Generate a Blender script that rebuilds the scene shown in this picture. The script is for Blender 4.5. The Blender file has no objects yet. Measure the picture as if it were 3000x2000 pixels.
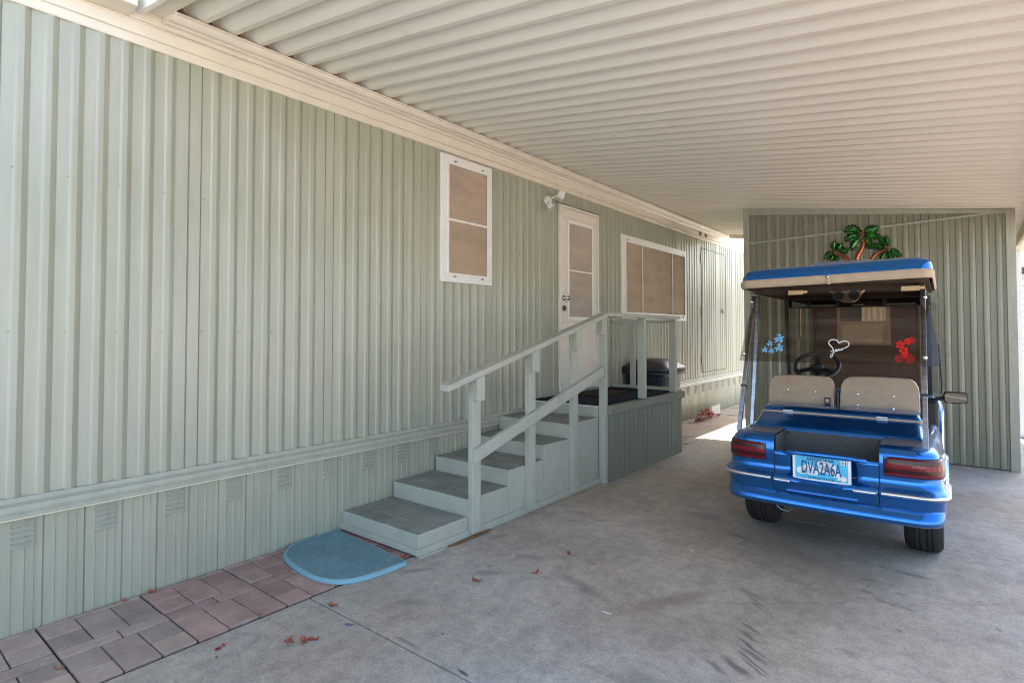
import bpy, math, random
from mathutils import Vector, Matrix, Euler
random.seed(7)
R = math.radians
sc = bpy.context.scene
col = sc.collection

# ------------------------------------------------------------ camera
F, CX, CY = 1667.0, 1500.0, 926.0
YAW, PIT, CAMX, CAMH = math.atan(1330 / 1667.0), R(1.5), 3.476, 1.40
cam = bpy.data.cameras.new('camera')
co = bpy.data.objects.new('camera', cam); col.objects.link(co)
co.location = (CAMX, 0, CAMH)
co.rotation_euler = (math.pi / 2 + PIT, 0, YAW)
cam.sensor_width = 36.0; cam.lens = 36.0 * F / 3000
cam.shift_y = (CY - 1000) / 3000.0
cam.clip_start = 0.05; cam.clip_end = 800
sc.camera = co
# ------------------------------------------------------------ sky and sun
SUN_DIR = Vector((-0.20, 0.93, 0.93)).normalized()
EL = math.asin(SUN_DIR.z)
w = bpy.data.worlds.new('World'); sc.world = w; w.use_nodes = True
nt = w.node_tree
sky = nt.nodes.new('ShaderNodeTexSky'); sky.sky_type = 'NISHITA'; sky.sun_disc = False
sky.sun_elevation = EL; sky.sun_rotation = math.atan2(SUN_DIR.x, SUN_DIR.y)
sky.air_density = 1.0; sky.dust_density = 3.0; sky.ozone_density = 0.7
nt.links.new(sky.outputs[0], nt.nodes['Background'].inputs[0])
nt.nodes['Background'].inputs[1].default_value = 0.15
sl = bpy.data.lights.new('sun', 'SUN'); sl.energy = 5.0; sl.angle = R(0.5); sl.color = (1, .96, .90)
so = bpy.data.objects.new('sun', sl); col.objects.link(so)
so.rotation_euler = SUN_DIR.to_track_quat('Z', 'Y').to_euler(); so.location = (0, 6, 9)
# ------------------------------------------------------------ exposure
sc.view_settings.view_transform = 'Standard'; sc.view_settings.look = 'None'
sc.view_settings.exposure = 2.33; sc.view_settings.gamma = 1
sc.render.engine = 'CYCLES'
sc.cycles.use_denoising = True; sc.cycles.denoising_prefilter = 'ACCURATE'; sc.cycles.filter_width = 1.0
sc.cycles.max_bounces = 10; sc.cycles.diffuse_bounces = 6; sc.cycles.transparent_max_bounces = 16
sc.cycles.caustics_reflective = False; sc.cycles.caustics_refractive = False

# ------------------------------------------------------------ materials
def newmat(name):
    m = bpy.data.materials.new(name); m.use_nodes = True
    t = m.node_tree; b = t.nodes['Principled BSDF']
    return m, t, b
def nd(t, kind, **k):
    n = t.nodes.new(kind)
    for a, v in k.items():
        if a.startswith('i_'):
            n.inputs[a[2:].replace('_', ' ')].default_value = v
        else: setattr(n, a, v)
    return n
def coord(t, scale=(1, 1, 1), rot=(0, 0, 0), world=False):
    if world: src = nd(t, 'ShaderNodeNewGeometry').outputs['Position']
    else: src = nd(t, 'ShaderNodeTexCoord').outputs['Object']
    mp = nd(t, 'ShaderNodeMapping'); mp.inputs['Scale'].default_value = scale; mp.inputs['Rotation'].default_value = rot
    t.links.new(src, mp.inputs[0]); return mp.outputs[0]
def noise(t, vec, scale, detail=4, rough=.55, dist=0):
    n = nd(t, 'ShaderNodeTexNoise'); n.inputs['Scale'].default_value = scale
    n.inputs['Detail'].default_value = detail; n.inputs['Roughness'].default_value = rough
    n.inputs['Distortion'].default_value = dist
    t.links.new(vec, n.inputs['Vector']); return n.outputs['Fac']
def ramp(t, fac, stops):
    r = nd(t, 'ShaderNodeValToRGB'); e = r.color_ramp.elements
    while len(e) < len(stops): e.new(.5)
    for q, (p, c) in zip(e, stops): q.position = p; q.color = (*c, 1) if len(c) == 3 else c
    t.links.new(fac, r.inputs[0]); return r.outputs[0]
def g(v): return (v, v, v)
def mul(t, a, b, fac=1.0, mode='MULTIPLY'):
    m = nd(t, 'ShaderNodeMix', data_type='RGBA', blend_type=mode)
    if isinstance(fac, float): m.inputs[0].default_value = fac
    else: t.links.new(fac, m.inputs[0])
    for s, i in ((a, 6), (b, 7)):
        if isinstance(s, tuple): m.inputs[i].default_value = (*s, 1)
        else: t.links.new(s, m.inputs[i])
    return m.outputs[2]
def bump(t, b, h, strength=.3, dist=.01, prev=None):
    n = nd(t, 'ShaderNodeBump'); n.inputs['Strength'].default_value = strength; n.inputs['Distance'].default_value = dist
    t.links.new(h, n.inputs['Height'])
    if prev is not None: t.links.new(prev, n.inputs['Normal'])
    t.links.new(n.outputs[0], b.inputs['Normal']); return n.outputs[0]

def painted(name, c, rough=.5, spec=.5, var=.12, streak=(3, 3, .5), scale=4, bstr=.15, grime=None, metal=0, bscale=40, coat=0):
    m, t, b = newmat(name)
    v = coord(t, streak, world=False)
    n1 = noise(t, v, scale, 5)
    base = ramp(t, n1, [(.3, tuple(x * (1 - var) for x in c)), (.7, tuple(min(1, x * (1 + var * .6)) for x in c))])
    v2 = coord(t)
    if grime:
        n2 = noise(t, v2, grime[1], 6, .65)
        fac = ramp(t, n2, [(grime[2], g(0)), (min(1, grime[2] + .18), g(grime[3]))])
        base = mul(t, base, grime[0], fac, 'MIX')
    t.links.new(base, b.inputs['Base Color'])
    b.inputs['Roughness'].default_value = rough; b.inputs['Specular IOR Level'].default_value = spec
    b.inputs['Metallic'].default_value = metal; b.inputs['Coat Weight'].default_value = coat
    nb = noise(t, v2, bscale, 4)
    bump(t, b, nb, bstr, .004)
    return m
def plain(name, c, rough=.5, metal=0, spec=.5, coat=0):
    m, t, b = newmat(name)
    n = noise(t, coord(t), 25, 3)
    t.links.new(ramp(t, n, [(.3, tuple(x * .9 for x in c)), (.7, tuple(min(1, x * 1.06) for x in c))]), b.inputs['Base Color'])
    b.inputs['Roughness'].default_value = rough; b.inputs['Metallic'].default_value = metal
    b.inputs['Specular IOR Level'].default_value = spec; b.inputs['Coat Weight'].default_value = coat
    return m

M = {}
def siding_mat(name, c, rough):
    m, t, b = newmat(name)
    v = coord(t)
    n1 = noise(t, coord(t, (6, 6, .35)), 3, 5, .6)
    n2 = noise(t, v, 1.3, 4, .6)
    n3 = noise(t, coord(t, (1, 1, 1)), 9, 6, .7)
    base = ramp(t, n1, [(.3, tuple(x * .93 for x in c)), (.7, tuple(x * 1.05 for x in c))])
    base = mul(t, base, ramp(t, n2, [(.3, (.93, .95, .90)), (.7, (1.04, 1.02, 1.0))]))
    spl_ = noise(t, coord(t, (1, 1, .25)), 5, 5, .7)
    base = mul(t, base, ramp(t, spl_, [(.35, (.94, .94, .92)), (.65, (1.03, 1.03, 1.03))]))
    t.links.new(base, b.inputs['Base Color'])
    t.links.new(ramp(t, n2, [(.3, g(rough)), (.7, g(rough + .02))]), b.inputs['Roughness'])
    b.inputs['Specular IOR Level'].default_value = .55
    h1 = bump(t, b, noise(t, coord(t, (1, 1, .25)), 5, 1), .07, .008)
    bump(t, b, noise(t, v, 160, 2), .06, .001, h1)
    return m
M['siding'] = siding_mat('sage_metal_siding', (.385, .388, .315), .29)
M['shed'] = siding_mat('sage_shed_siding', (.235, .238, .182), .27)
M['trimgreen'] = painted('sage_trim', (.36, .365, .29), .4, .5, .1, (3, 3, 1), 5, .12, ((.30, .28, .2), 6, .62, .4))
M['ventgreen'] = painted('matte_sage_vent', (.345, .352, .285), .8, .1, .1)
M['cream'] = painted('cream_metal', (.74, .68, .56), .42, .5, .06, (2, 2, 2), 3, .06, ((.45, .36, .27), 5, .66, .3))
M['roofpan'] = painted('cream_roof_pan', (.745, .72, .635), .42, .5, .05, (.6, 3, 1), 2, .05, ((.40, .36, .30), 2.2, .62, .35))
M['white'] = painted('white_frame', (.80, .79, .76), .4, .5, .05, (2, 2, 2), 6, .05, ((.5, .47, .4), 12, .66, .3))
M['doorpaint'] = painted('cream_door_paint', (.73, .68, .58), .45, .5, .05, (2, 2, .7), 3, .12, ((.55, .45, .38), 4, .58, .3))
M['stair'] = painted('grey_green_deck_paint', (.42, .428, .36), .6, .4, .08, (2, 2, 2), 4, .35, ((.30, .30, .24), 5, .6, .45), bscale=70)
M['plywood'] = painted('weathered_taupe_green_siding_board', (.225, .235, .18), .65, .35, .14, (14, 14, 1), 3, .7, ((.40, .42, .38), 26, .69, .5), bscale=30)
M['tread'] = painted('worn_tread_paint', (.225, .235, .205), .6, .4, .25, (2, 2, 2), 3, .4, ((.30, .31, .28), 4, .5, .7), bscale=90)
M['brownwood'] = painted('brown_fascia_wood', (.10, .055, .035), .7, .3, .3, (8, 8, 8), 5, .5)
M['dark'] = plain('black_plastic', (.012, .012, .014), .45)
M['binblack'] = plain('blue_black_bin_plastic', (.022, .027, .04), .38)
M['chrome'] = plain('chrome_metal', (.75, .75, .76), .18, 1)
M['steel'] = painted('brushed_steel_tube', (.36, .37, .39), .28, .5, .3, (4, 4, 14), 4, .1, metal=1)
M['brass'] = plain('aged_brass', (.25, .16, .08), .35, 1)
M['tan'] = painted('tan_vinyl', (.40, .295, .20), .55, .4, .1, (3, 3, 3), 6, .25, ((.25, .19, .14), 8, .6, .35), bscale=220)
M['carpet'] = painted('grey_cargo_carpet', (.095, .095, .095), .95, .1, .35, (1, 1, 1), 160, .8, bscale=300)
M['roofunder'] = painted('dark_headliner', (.05, .033, .022), .8, .2, .3, (3, 3, 3), 6, .2)
M['rubber'] = plain('tyre_rubber', (.018, .017, .016), .75)
M['doormat'] = painted('blue_black_carpet', (.012, .016, .028), .95, .1, .3, (1, 1, 1), 120, .8, bscale=250)
M['brownmat'] = painted('brown_door_mat', (.045, .03, .022), .95, .1, .4, (1, 1, 1), 60, .6, bscale=250)
M['aluminium'] = plain('aluminium_frame', (.42, .33, .26), .4, .6)
M['browndoor'] = painted('brown_shed_door', (.10, .058, .04), .6, .4, .1, (3, 3, 1), 4, .15)
M['browncase'] = painted('tan_door_casing', (.42, .27, .18), .6, .4, .1, (3, 3, 1), 4, .15)
M['curtain'] = painted('cream_curtain', (.86, .76, .56), .9, .1, .12, (18, 1, .6), 4, .3)
M['frost'] = painted('obscure_glass', (.55, .46, .31), .35, .6, .35, (1, 1, 1), 90, .6, bscale=200)
M['darkglass'] = plain('dark_window_glass', (.05, .035, .03), .12)
M['lampwhite'] = plain('white_lamp_plastic', (.78, .75, .70), .4)
M['lens'] = plain('lamp_lens_glass', (.42, .42, .38), .15)
M['wood'] = painted('raw_splintered_wood', (.22, .12, .06), .8, .3, .3, (2, 14, 14), 6, .6)
M['plastwhite'] = plain('white_edging_plastic', (.82, .80, .76), .5)
M['red'] = plain('red_sticker', (.62, .008, .008), .4)
M['cyan'] = plain('light_blue_sticker', (.20, .52, .80), .4)
M['stickwhite'] = plain('white_sticker', (.80, .80, .80), .4)
M['stickdark'] = plain('navy_sticker_lines', (.01, .03, .07), .4)
M['pink'] = plain('pink_plastic', (.6, .3, .4), .4)
M['plateblue'] = plain('plate_sky_blue', (.07, .50, .74), .35)
M['platewhite'] = plain('plate_white', (.78, .78, .80), .35)
M['plateink'] = plain('plate_blue_ink', (.01, .09, .24), .4)

# car paint
def carpaint():
    m, t, b = newmat('metallic_blue_paint')
    v = nd(t, 'ShaderNodeTexVoronoi'); v.inputs['Scale'].default_value = 900
    t.links.new(coord(t), v.inputs['Vector'])
    n = noise(t, coord(t), 5, 4)
    base = ramp(t, n, [(.3, (.001, .12, .42)), (.7, (.002, .165, .55))])
    base = mul(t, base, ramp(t, v.outputs['Color'], [(0, (.8, .8, .85)), (1, (1.35, 1.35, 1.3))]))
    dust = ramp(t, noise(t, coord(t), 14, 6, .7), [(.60, g(0)), (.85, g(.18))])
    base = mul(t, base, (.16, .15, .15), dust, 'MIX')
    t.links.new(base, b.inputs['Base Color'])
    b.inputs['Metallic'].default_value = .85; b.inputs['Roughness'].default_value = .23
    b.inputs['Coat Weight'].default_value = 1; b.inputs['Coat Roughness'].default_value = .05
    bump(t, b, noise(t, coord(t), 5, 1), .02, .01)
    return m
M['blue'] = carpaint()
def deckdust():
    m, t, b = newmat('dusty_dark_blue_deck')
    n = noise(t, coord(t), 9, 6, .6)
    t.links.new(ramp(t, n, [(.3, (.03, .035, .055)), (.7, (.085, .085, .09))]), b.inputs['Base Color'])
    b.inputs['Roughness'].default_value = .4; b.inputs['Coat Weight'].default_value = .5; b.inputs['Coat Roughness'].default_value = .25
    return m
M['deckdust'] = deckdust()
def tint(name, c, rough=.03, gl=.12):
    m, t, b = newmat(name)
    tr = nd(t, 'ShaderNodeBsdfTransparent'); tr.inputs[0].default_value = (*c, 1)
    gs = nd(t, 'ShaderNodeBsdfGlossy'); gs.inputs['Roughness'].default_value = rough; gs.inputs[0].default_value = (1, 1, 1, 1)
    fr = nd(t, 'ShaderNodeFresnel'); fr.inputs[0].default_value = 1.45
    mx = nd(t, 'ShaderNodeMixShader')
    t.links.new(fr.outputs[0], mx.inputs[0]); t.links.new(tr.outputs[0], mx.inputs[1]); t.links.new(gs.outputs[0], mx.inputs[2])
    t.links.new(mx.outputs[0], t.nodes['Material Output'].inputs[0])
    return m
M['tint'] = tint('smoked_acrylic', (.50, .46, .41))
M['tint2'] = tint('smoked_windshield', (.76, .71, .64))
M['tintband'] = tint('black_visor_band', (.04, .04, .05))
def lens_red():
    m, t, b = newmat('red_tail_lens')
    b.inputs['Roughness'].default_value = .3; b.inputs['Specular IOR Level'].default_value = .3
    b.inputs['Coat Weight'].default_value = .5; b.inputs['Coat Roughness'].default_value = .03
    wv = nd(t, 'ShaderNodeTexWave'); wv.bands_direction = 'Z'; wv.inputs['Scale'].default_value = 6
    t.links.new(coord(t), wv.inputs[0])
    t.links.new(ramp(t, wv.outputs['Fac'], [(.2, (.03, .0006, .003)), (.8, (.17, .0016, .010))]), b.inputs['Base Color'])
    return m
M['lensred'] = lens_red()
def weave(name, c):
    m, t, b = newmat(name)
    v = coord(t)
    w1 = nd(t, 'ShaderNodeTexWave'); w1.bands_direction = 'Y'; w1.inputs['Scale'].default_value = 70; w1.inputs['Distortion'].default_value = 1.2
    w2 = nd(t, 'ShaderNodeTexWave'); w2.bands_direction = 'Z'; w2.inputs['Scale'].default_value = 70; w2.inputs['Distortion'].default_value = 1.2
    t.links.new(v, w1.inputs[0]); t.links.new(v, w2.inputs[0])
    mm = nd(t, 'ShaderNodeMath', operation='MULTIPLY'); t.links.new(w1.outputs['Fac'], mm.inputs[0]); t.links.new(w2.outputs['Fac'], mm.inputs[1])
    n = noise(t, coord(t, (1, 1, 3)), 2.2, 5)
    base = ramp(t, mm.outputs[0], [(.0, tuple(x * .72 for x in c)), (.8, tuple(x * 1.15 for x in c))])
    base = mul(t, base, ramp(t, n, [(.3, (.86, .86, .86)), (.7, (1.12, 1.1, 1.08))]))
    fine = noise(t, coord(t, (1, .4, 5)), 45, 3)
    base = mul(t, base, ramp(t, fine, [(.3, g(.88)), (.7, g(1.1))]))
    t.links.new(base, b.inputs['Base Color']); b.inputs['Roughness'].default_value = .85; b.inputs['Specular IOR Level'].default_value = .2
    return m
M['screen'] = weave('tan_solar_screen', (.50, .395, .295))
M['screen2'] = weave('pale_solar_screen', (.52, .45, .38))

# concrete with stains and broad darker patches (world coordinates, metres)
def concrete():
    m, t, b = newmat('stained_concrete')
    P = coord(t, world=True)
    n1 = noise(t, P, .9, 6, .6, .6); n2 = noise(t, P, 5.5, 9, .74, .2); n3 = noise(t, P, 85, 4, .75)
    n4 = noise(t, P, .45, 4, .5); n5 = noise(t, P, 16, 8, .8, .3)
    sw = noise(t, coord(t, (5, .8, 1), (0, 0, R(-52)), world=True), 3, 5, .6)
    base = ramp(t, n1, [(.30, (.335, .305, .265)), (.50, (.400, .368, .325)), (.70, (.475, .445, .395))])
    base = mul(t, base, ramp(t, n2, [(.30, (.80, .80, .80)), (.50, (.98, .98, .98)), (.72, (1.14, 1.13, 1.11))]))
    base = mul(t, base, ramp(t, n5, [(.36, (.80, .80, .81)), (.52, (1, 1, 1)), (.66, (1.15, 1.14, 1.12))]))
    base = mul(t, base, ramp(t, n4, [(.36, (1.06, .94, .80)), (.60, (.99, 1.0, 1.02))]))
    base = mul(t, base, ramp(t, sw, [(.25, g(.93)), (.6, g(1.04))]))
    base = mul(t, base, ramp(t, n3, [(.32, g(.76)), (.68, g(1.20))]))
    vo = nd(t, 'ShaderNodeTexVoronoi', feature='DISTANCE_TO_EDGE'); vo.inputs['Scale'].default_value = .42
    wv = noise(t, P, 2.5, 6, .7); vm = nd(t, 'ShaderNodeVectorMath', operation='ADD'); t.links.new(P, vm.inputs[0])
    cv = nd(t, 'ShaderNodeCombineXYZ'); t.links.new(wv, cv.inputs[0]); t.links.new(wv, cv.inputs[1]); t.links.new(cv.outputs[0], vm.inputs[1]); t.links.new(vm.outputs[0], vo.inputs['Vector'])
    base = mul(t, base, (.10, .095, .085), ramp(t, vo.outputs['Distance'], [(.0, g(.30)), (.0022, g(0))]), 'MIX')
    # warped position for stain masks
    wn = nd(t, 'ShaderNodeTexNoise'); wn.inputs['Scale'].default_value = 9; wn.inputs['Detail'].default_value = 4
    t.links.new(P, wn.inputs['Vector'])
    sub = nd(t, 'ShaderNodeVectorMath', operation='SUBTRACT'); sub.inputs[1].default_value = (.5, .5, .5)
    t.links.new(wn.outputs['Color'], sub.inputs[0])
    scl = nd(t, 'ShaderNodeVectorMath', operation='SCALE'); scl.inputs['Scale'].default_value = .05
    t.links.new(sub.outputs[0], scl.inputs[0])
    add = nd(t, 'ShaderNodeVectorMath', operation='ADD'); t.links.new(P, add.inputs[0]); t.links.new(scl.outputs[0], add.inputs[1])
    brown = (.22, .14, .095); dk = (.10, .097, .092); gn = (.18, .175, .14)
    stains = [(3.02, 3.79, .055, .02, 0, brown, .6), (3.023, 3.70, .016, .014, 0, brown, .6), (3.035, 3.61, .04, .03, 0, brown, .6),
              (3.02, 3.51, .03, .018, 0, brown, .55), (3.125, 3.53, .075, .022, -28, brown, .6), (3.22, 3.52, .07, .018, -25, brown, .6),
              (3.18, 3.70, .04, .022, 0, brown, .5), (3.22, 4.02, .11, .03, -10, dk, .55), (3.06, 4.04, .05, .02, 0, dk, .5),
              (2.24, 4.04, .10, .03, -15, dk, .6), (2.55, 3.2, .12, .05, -30, dk, .45), (2.67, 2.75, .08, .02, -30, dk, .6),
              (2.735, 2.60, .10, .02, -30, dk, .65), (2.70, 2.47, .11, .03, -30, dk, .75), (2.63, 2.42, .08, .02, -30, dk, .6),
              (3.05, 2.89, .06, .03, -20, dk, .35), (1.34, 2.87, .16, .05, 25, gn, .45), (1.29, 2.53, .16, .05, 40, gn, .5),
              (1.2, 2.0, .12, .05, 30, gn, .5), (.93, 2.28, .14, .04, 60, gn, .6), (1.87, 2.69, .2, .05, -20, dk, .35),
              (1.70, 2.75, .12, .05, -10, dk, .35), (2.3, 2.95, .05, .28, -32, brown, .38), (2.72, 3.5, .16, .05, -25, brown, .35),
              (1.35, 3.75, .10, .03, 40, dk, .35), (1.12, 3.8, .10, .05, 0, brown, .35), (.95, 3.0, .12, .035, 75, gn, .5),
              (1.48, 1.74, .12, .015, 0, dk, .5), (1.84, 1.73, .05, .014, -10, (.02, .02, .02), .8), (2.45, 2.1, .22, .12, -20, dk, .28), (2.66, 2.83, .09, .012, -34, dk, .7), (2.69, 2.68, .10, .010, -34, dk, .75), (2.72, 2.65, .11, .010, -34, dk, .7), (2.74, 2.55, .12, .011, -34, dk, .75), (2.76, 2.51, .10, .010, -34, dk, .7), (2.6, 3.12, .09, .012, -34, dk, .5), (2.62, 3.08, .08, .010, -34, dk, .5), (2.2, 2.75, .10, .38, -34, brown, .30), (2.9, 3.2, .35, .2, -20, brown, .14), (2.5, 4.5, .5, .3, 0, dk, .3), (1.5, 3.2, .5, .3, 0, dk, .16), (1.9, 4.3, .25, .1, 0, dk, .3)]  # last three entries: broad darker ellipses under and left of the cart
    for (x, y, rx, ry, a, c, s) in stains:
        mp = nd(t, 'ShaderNodeMapping', vector_type='TEXTURE')
        mp.inputs['Location'].default_value = (x, y, 0); mp.inputs['Rotation'].default_value = (0, 0, R(a)); mp.inputs['Scale'].default_value = (rx, ry, 1)
        t.links.new(add.outputs[0], mp.inputs[0])
        ln = nd(t, 'ShaderNodeVectorMath', operation='LENGTH'); t.links.new(mp.outputs[0], ln.inputs[0])
        f = ramp(t, ln.outputs['Value'], [(.35, g(s)), (1.0, g(0))])
        base = mul(t, base, c, f, 'MIX')
    t.links.new(base, b.inputs['Base Color'])
    b.inputs['Roughness'].default_value = .72; b.inputs['Specular IOR Level'].default_value = .35
    h = bump(t, b, n3, .25, .002)
    bump(t, b, n2, .15, .008, h)
    return m
M['concrete'] = concrete()
M['joint'] = plain('joint_dirt', (.035, .032, .028), .9)
M['gravel'] = painted('red_gravel', (.34, .25, .20), .9, .2, .5, (1, 1, 1), 40, .9, bscale=50)
M['earth'] = painted('dry_desert_ground', (.40, .385, .36), .9, .2, .2, (1, 1, 1), .6, .4)
M['road'] = painted('sunlit_pale_driveway', (.44, .435, .42), .85, .3, .12, (1, 1, 1), .6, .3)
M['slab'] = painted('taupe_step_slab', (.38, .33, .28), .8, .3, .15, (1, 1, 1), 3, .4, ((.12, .09, .07), 9, .6, .4), bscale=80)
M['brickred'] = painted('mauve_red_paver', (.37, .25, .21), .8, .3, .25, (1, 1, 1), 6, .55, ((.44, .41, .39), 7, .55, .6), bscale=120)
M['bricktan'] = painted('tan_brown_paver', (.38, .295, .24), .8, .3, .22, (1, 1, 1), 6, .55, ((.45, .42, .39), 7, .56, .6), bscale=120)
for nm in ('brickred', 'bricktan'):
    t = M[nm].node_tree; b = t.nodes['Principled BSDF']; src = b.inputs['Base Color'].links[0].from_socket
    gi = nd(t, 'ShaderNodeNewGeometry'); rc = ramp(t, gi.outputs['Random Per Island'], [(0, (.78, .76, .76)), (.5, (1, .97, .95)), (1, (1.14, 1.08, 1.06))])
    t.links.new(mul(t, src, rc), b.inputs['Base Color'])
def matmat():
    m, t, b = newmat('teal_blue_rubber_mat')
    v = coord(t, (1, 1, 1), (0, 0, R(45)))
    br = nd(t, 'ShaderNodeTexBrick'); br.inputs['Scale'].default_value = 14; br.inputs['Mortar Size'].default_value = .03
    br.inputs['Color1'].default_value = (1, 1, 1, 1); br.inputs['Color2'].default_value = (.78, .8, .8, 1); br.inputs['Mortar'].default_value = (.6, .6, .6, 1)
    br.inputs['Brick Width'].default_value = .5; br.inputs['Row Height'].default_value = .3
    t.links.new(v, br.inputs['Vector'])
    n = noise(t, coord(t), 4, 5)
    base = ramp(t, n, [(.35, (.14, .25, .285)), (.65, (.17, .31, .355))])
    base = mul(t, base, br.outputs['Color'])
    t.links.new(base, b.inputs['Base Color']); b.inputs['Roughness'].default_value = .6
    bump(t, b, br.outputs['Color'], .5, .004)
    return m
M['mat'] = matmat()
M['matrim'] = painted('bright_blue_mat_rim', (.20, .37, .43), .55, .4, .1, (1, 1, 1), 8, .2)
def leafmat(name, c1, c2):
    m, t, b = newmat(name)
    t.links.new(ramp(t, noise(t, coord(t), 60, 3), [(.35, c1), (.65, c2)]), b.inputs['Base Color'])
    b.inputs['Roughness'].default_value = .7; return m
M['bract'] = leafmat('dried_red_bract', (.30, .05, .03), (.42, .14, .06))
M['bractred'] = leafmat('red_bract', (.30, .015, .03), (.38, .05, .06))
M['dryleaf'] = leafmat('dry_tan_leaf', (.32, .22, .10), (.48, .36, .20))
M['scrap'] = leafmat('white_paper_scrap', (.7, .7, .68), (.8, .8, .78))
M['petalblue'] = leafmat('blue_petal', (.02, .03, .25), (.06, .08, .35))
def artmat(name, c1, c2, sc_=30):
    m, t, b = newmat(name)
    t.links.new(ramp(t, noise(t, coord(t), sc_, 3), [(.35, c1), (.68, c2)]), b.inputs['Base Color'])
    b.inputs['Metallic'].default_value = .55; b.inputs['Roughness'].default_value = .2; b.inputs['Coat Weight'].default_value = .8
    return m
M['artgreen'] = artmat('lacquered_green_metal', (.004, .10, .022), (.05, .30, .025))
M['artedge'] = artmat('dark_green_metal_edge', (.006, .02, .008), (.02, .05, .01))
M['artrunk'] = artmat('lacquered_copper_metal', (.22, .035, .006), (.50, .13, .02))
M['artnut'] = artmat('brown_coconut_metal', (.10, .03, .02), (.22, .09, .05))
M['bark'] = plain('pale_bark', (.22, .17, .13), .9)
M['leafgreen'] = leafmat('hedge_leaf', (.05, .10, .03), (.09, .16, .05))

# ------------------------------------------------------------ mesh builder
ORG = {}
class MB:
    def __init__(s): s.v = []; s.f = []
    def add(s, vs, fs):
        o = len(s.v); s.v += [tuple(p) for p in vs]; s.f += [tuple(i + o for i in f) for f in fs]; return s
    def box(s, x0, x1, y0, y1, z0, z1):
        return s.add([(x0, y0, z0), (x1, y0, z0), (x1, y1, z0), (x0, y1, z0), (x0, y0, z1), (x1, y0, z1), (x1, y1, z1), (x0, y1, z1)],
                     [(0, 3, 2, 1), (4, 5, 6, 7), (0, 1, 5, 4), (1, 2, 6, 5), (2, 3, 7, 6), (3, 0, 4, 7)])
    def bar(s, p, q, wd, ht, up=(0, 0, 1)):
        p, q = Vector(p), Vector(q); d = (q - p).normalized(); sd = d.cross(Vector(up)).normalized(); u = sd.cross(d)
        a, b = sd * wd / 2, u * ht / 2
        return s.add([p - a - b, p + a - b, p + a + b, p - a + b, q - a - b, q + a - b, q + a + b, q - a + b],
                     [(0, 1, 2, 3), (7, 6, 5, 4), (0, 4, 5, 1), (1, 5, 6, 2), (2, 6, 7, 3), (3, 7, 4, 0)])
    def prism(s, poly, ax, a, b):
        n = len(poly)
        def P(u, v, k):
            return {'x': (k, u, v), 'y': (u, k, v), 'z': (u, v, k)}[ax]
        vs = [P(u, v, a) for u, v in poly] + [P(u, v, b) for u, v in poly]
        fs = [tuple(range(n - 1, -1, -1)), tuple(range(n, 2 * n))] + [(i, (i + 1) % n, n + (i + 1) % n, n + i) for i in range(n)]
        return s.add(vs, fs)
    def grid(s, rows, closed=False):
        n = len(rows[0]); vs = [p for r in rows for p in r]; fs = []
        for i in range(len(rows) - 1):
            for j in range(n if closed else n - 1):
                k = (j + 1) % n
                fs.append((i * n + j, i * n + k, (i + 1) * n + k, (i + 1) * n + j))
        return s.add(vs, fs)
    def tube(s, path, r, n=8, closed=False, caps=True):
        path = [Vector(p) for p in path]; m = len(path)
        rr = r if isinstance(r, (list, tuple)) else [r] * m
        rows = []; prev = None
        for i, p in enumerate(path):
            if closed: d = path[(i + 1) % m] - path[i - 1]
            else: d = path[min(i + 1, m - 1)] - path[max(i - 1, 0)]
            d.normalize()
            if prev is None:
                a = d.cross(Vector((0, 0, 1)));
                if a.length < .05: a = d.cross(Vector((1, 0, 0)))
            else: a = prev - d * prev.dot(d)
            a.normalize(); prev = a; b = d.cross(a)
            rows.append([p + (a * math.cos(2 * math.pi * k / n) + b * math.sin(2 * math.pi * k / n)) * rr[i] for k in range(n)])
        if closed: rows.append(rows[0])
        o = len(s.v); s.grid(rows, True)
        if caps and not closed:
            s.f.append(tuple(o + k for k in range(n - 1, -1, -1))); s.f.append(tuple(o + (m - 1) * n + k for k in range(n)))
        return s
    def cyl(s, p, q, r0, r1=None, n=20): return s.tube([p, q], [r0, r0 if r1 is None else r1], n)
    def ell(s, c, rad, nu=14, nv=8, mat=None):
        rows = []
        for i in range(nv + 1):
            th = math.pi * i / nv
            row = []
            for j in range(nu):
                ph = 2 * math.pi * j / nu
                q = Vector((rad[0] * math.sin(th) * math.cos(ph), rad[1] * math.sin(th) * math.sin(ph), rad[2] * math.cos(th)))
                if mat: q = mat @ q
                row.append(Vector(c) + q)
            rows.append(row)
        return s.grid(rows, True)
    def build(s, name, mat, parent=None, origin=None, smooth=None, bevel=0, seg=2, local=False):
        if parent is not None: o = ORG[parent.name]
        elif origin is not None: o = Vector(origin)
        else:
            xs, ys, zs = zip(*s.v); o = Vector(((min(xs) + max(xs)) / 2, (min(ys) + max(ys)) / 2, min(zs)))
        me = bpy.data.meshes.new(name)
        if local: me.from_pydata(s.v, [], s.f)
        else: me.from_pydata([(x - o[0], y - o[1], z - o[2]) for x, y, z in s.v], [], s.f)
        me.materials.append(mat if not isinstance(mat, str) else M[mat])
        me.update()
        if smooth:
            me.polygons.foreach_set('use_smooth', [True] * len(me.polygons)); me.set_sharp_from_angle(angle=R(smooth))
        ob = bpy.data.objects.new(name, me); col.objects.link(ob)
        ORG[ob.name] = o
        if parent is not None: ob.parent = parent
        else: ob.location = o
        if bevel:
            bv = ob.modifiers.new('bevel', 'BEVEL'); bv.width = bevel; bv.segments = seg; bv.limit_method = 'ANGLE'; bv.angle_limit = R(35)
        return ob
def tag(o, label, cat, group=None):
    o['label'] = label; o['category'] = cat
    if group: o['group'] = group
    return o
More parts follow.
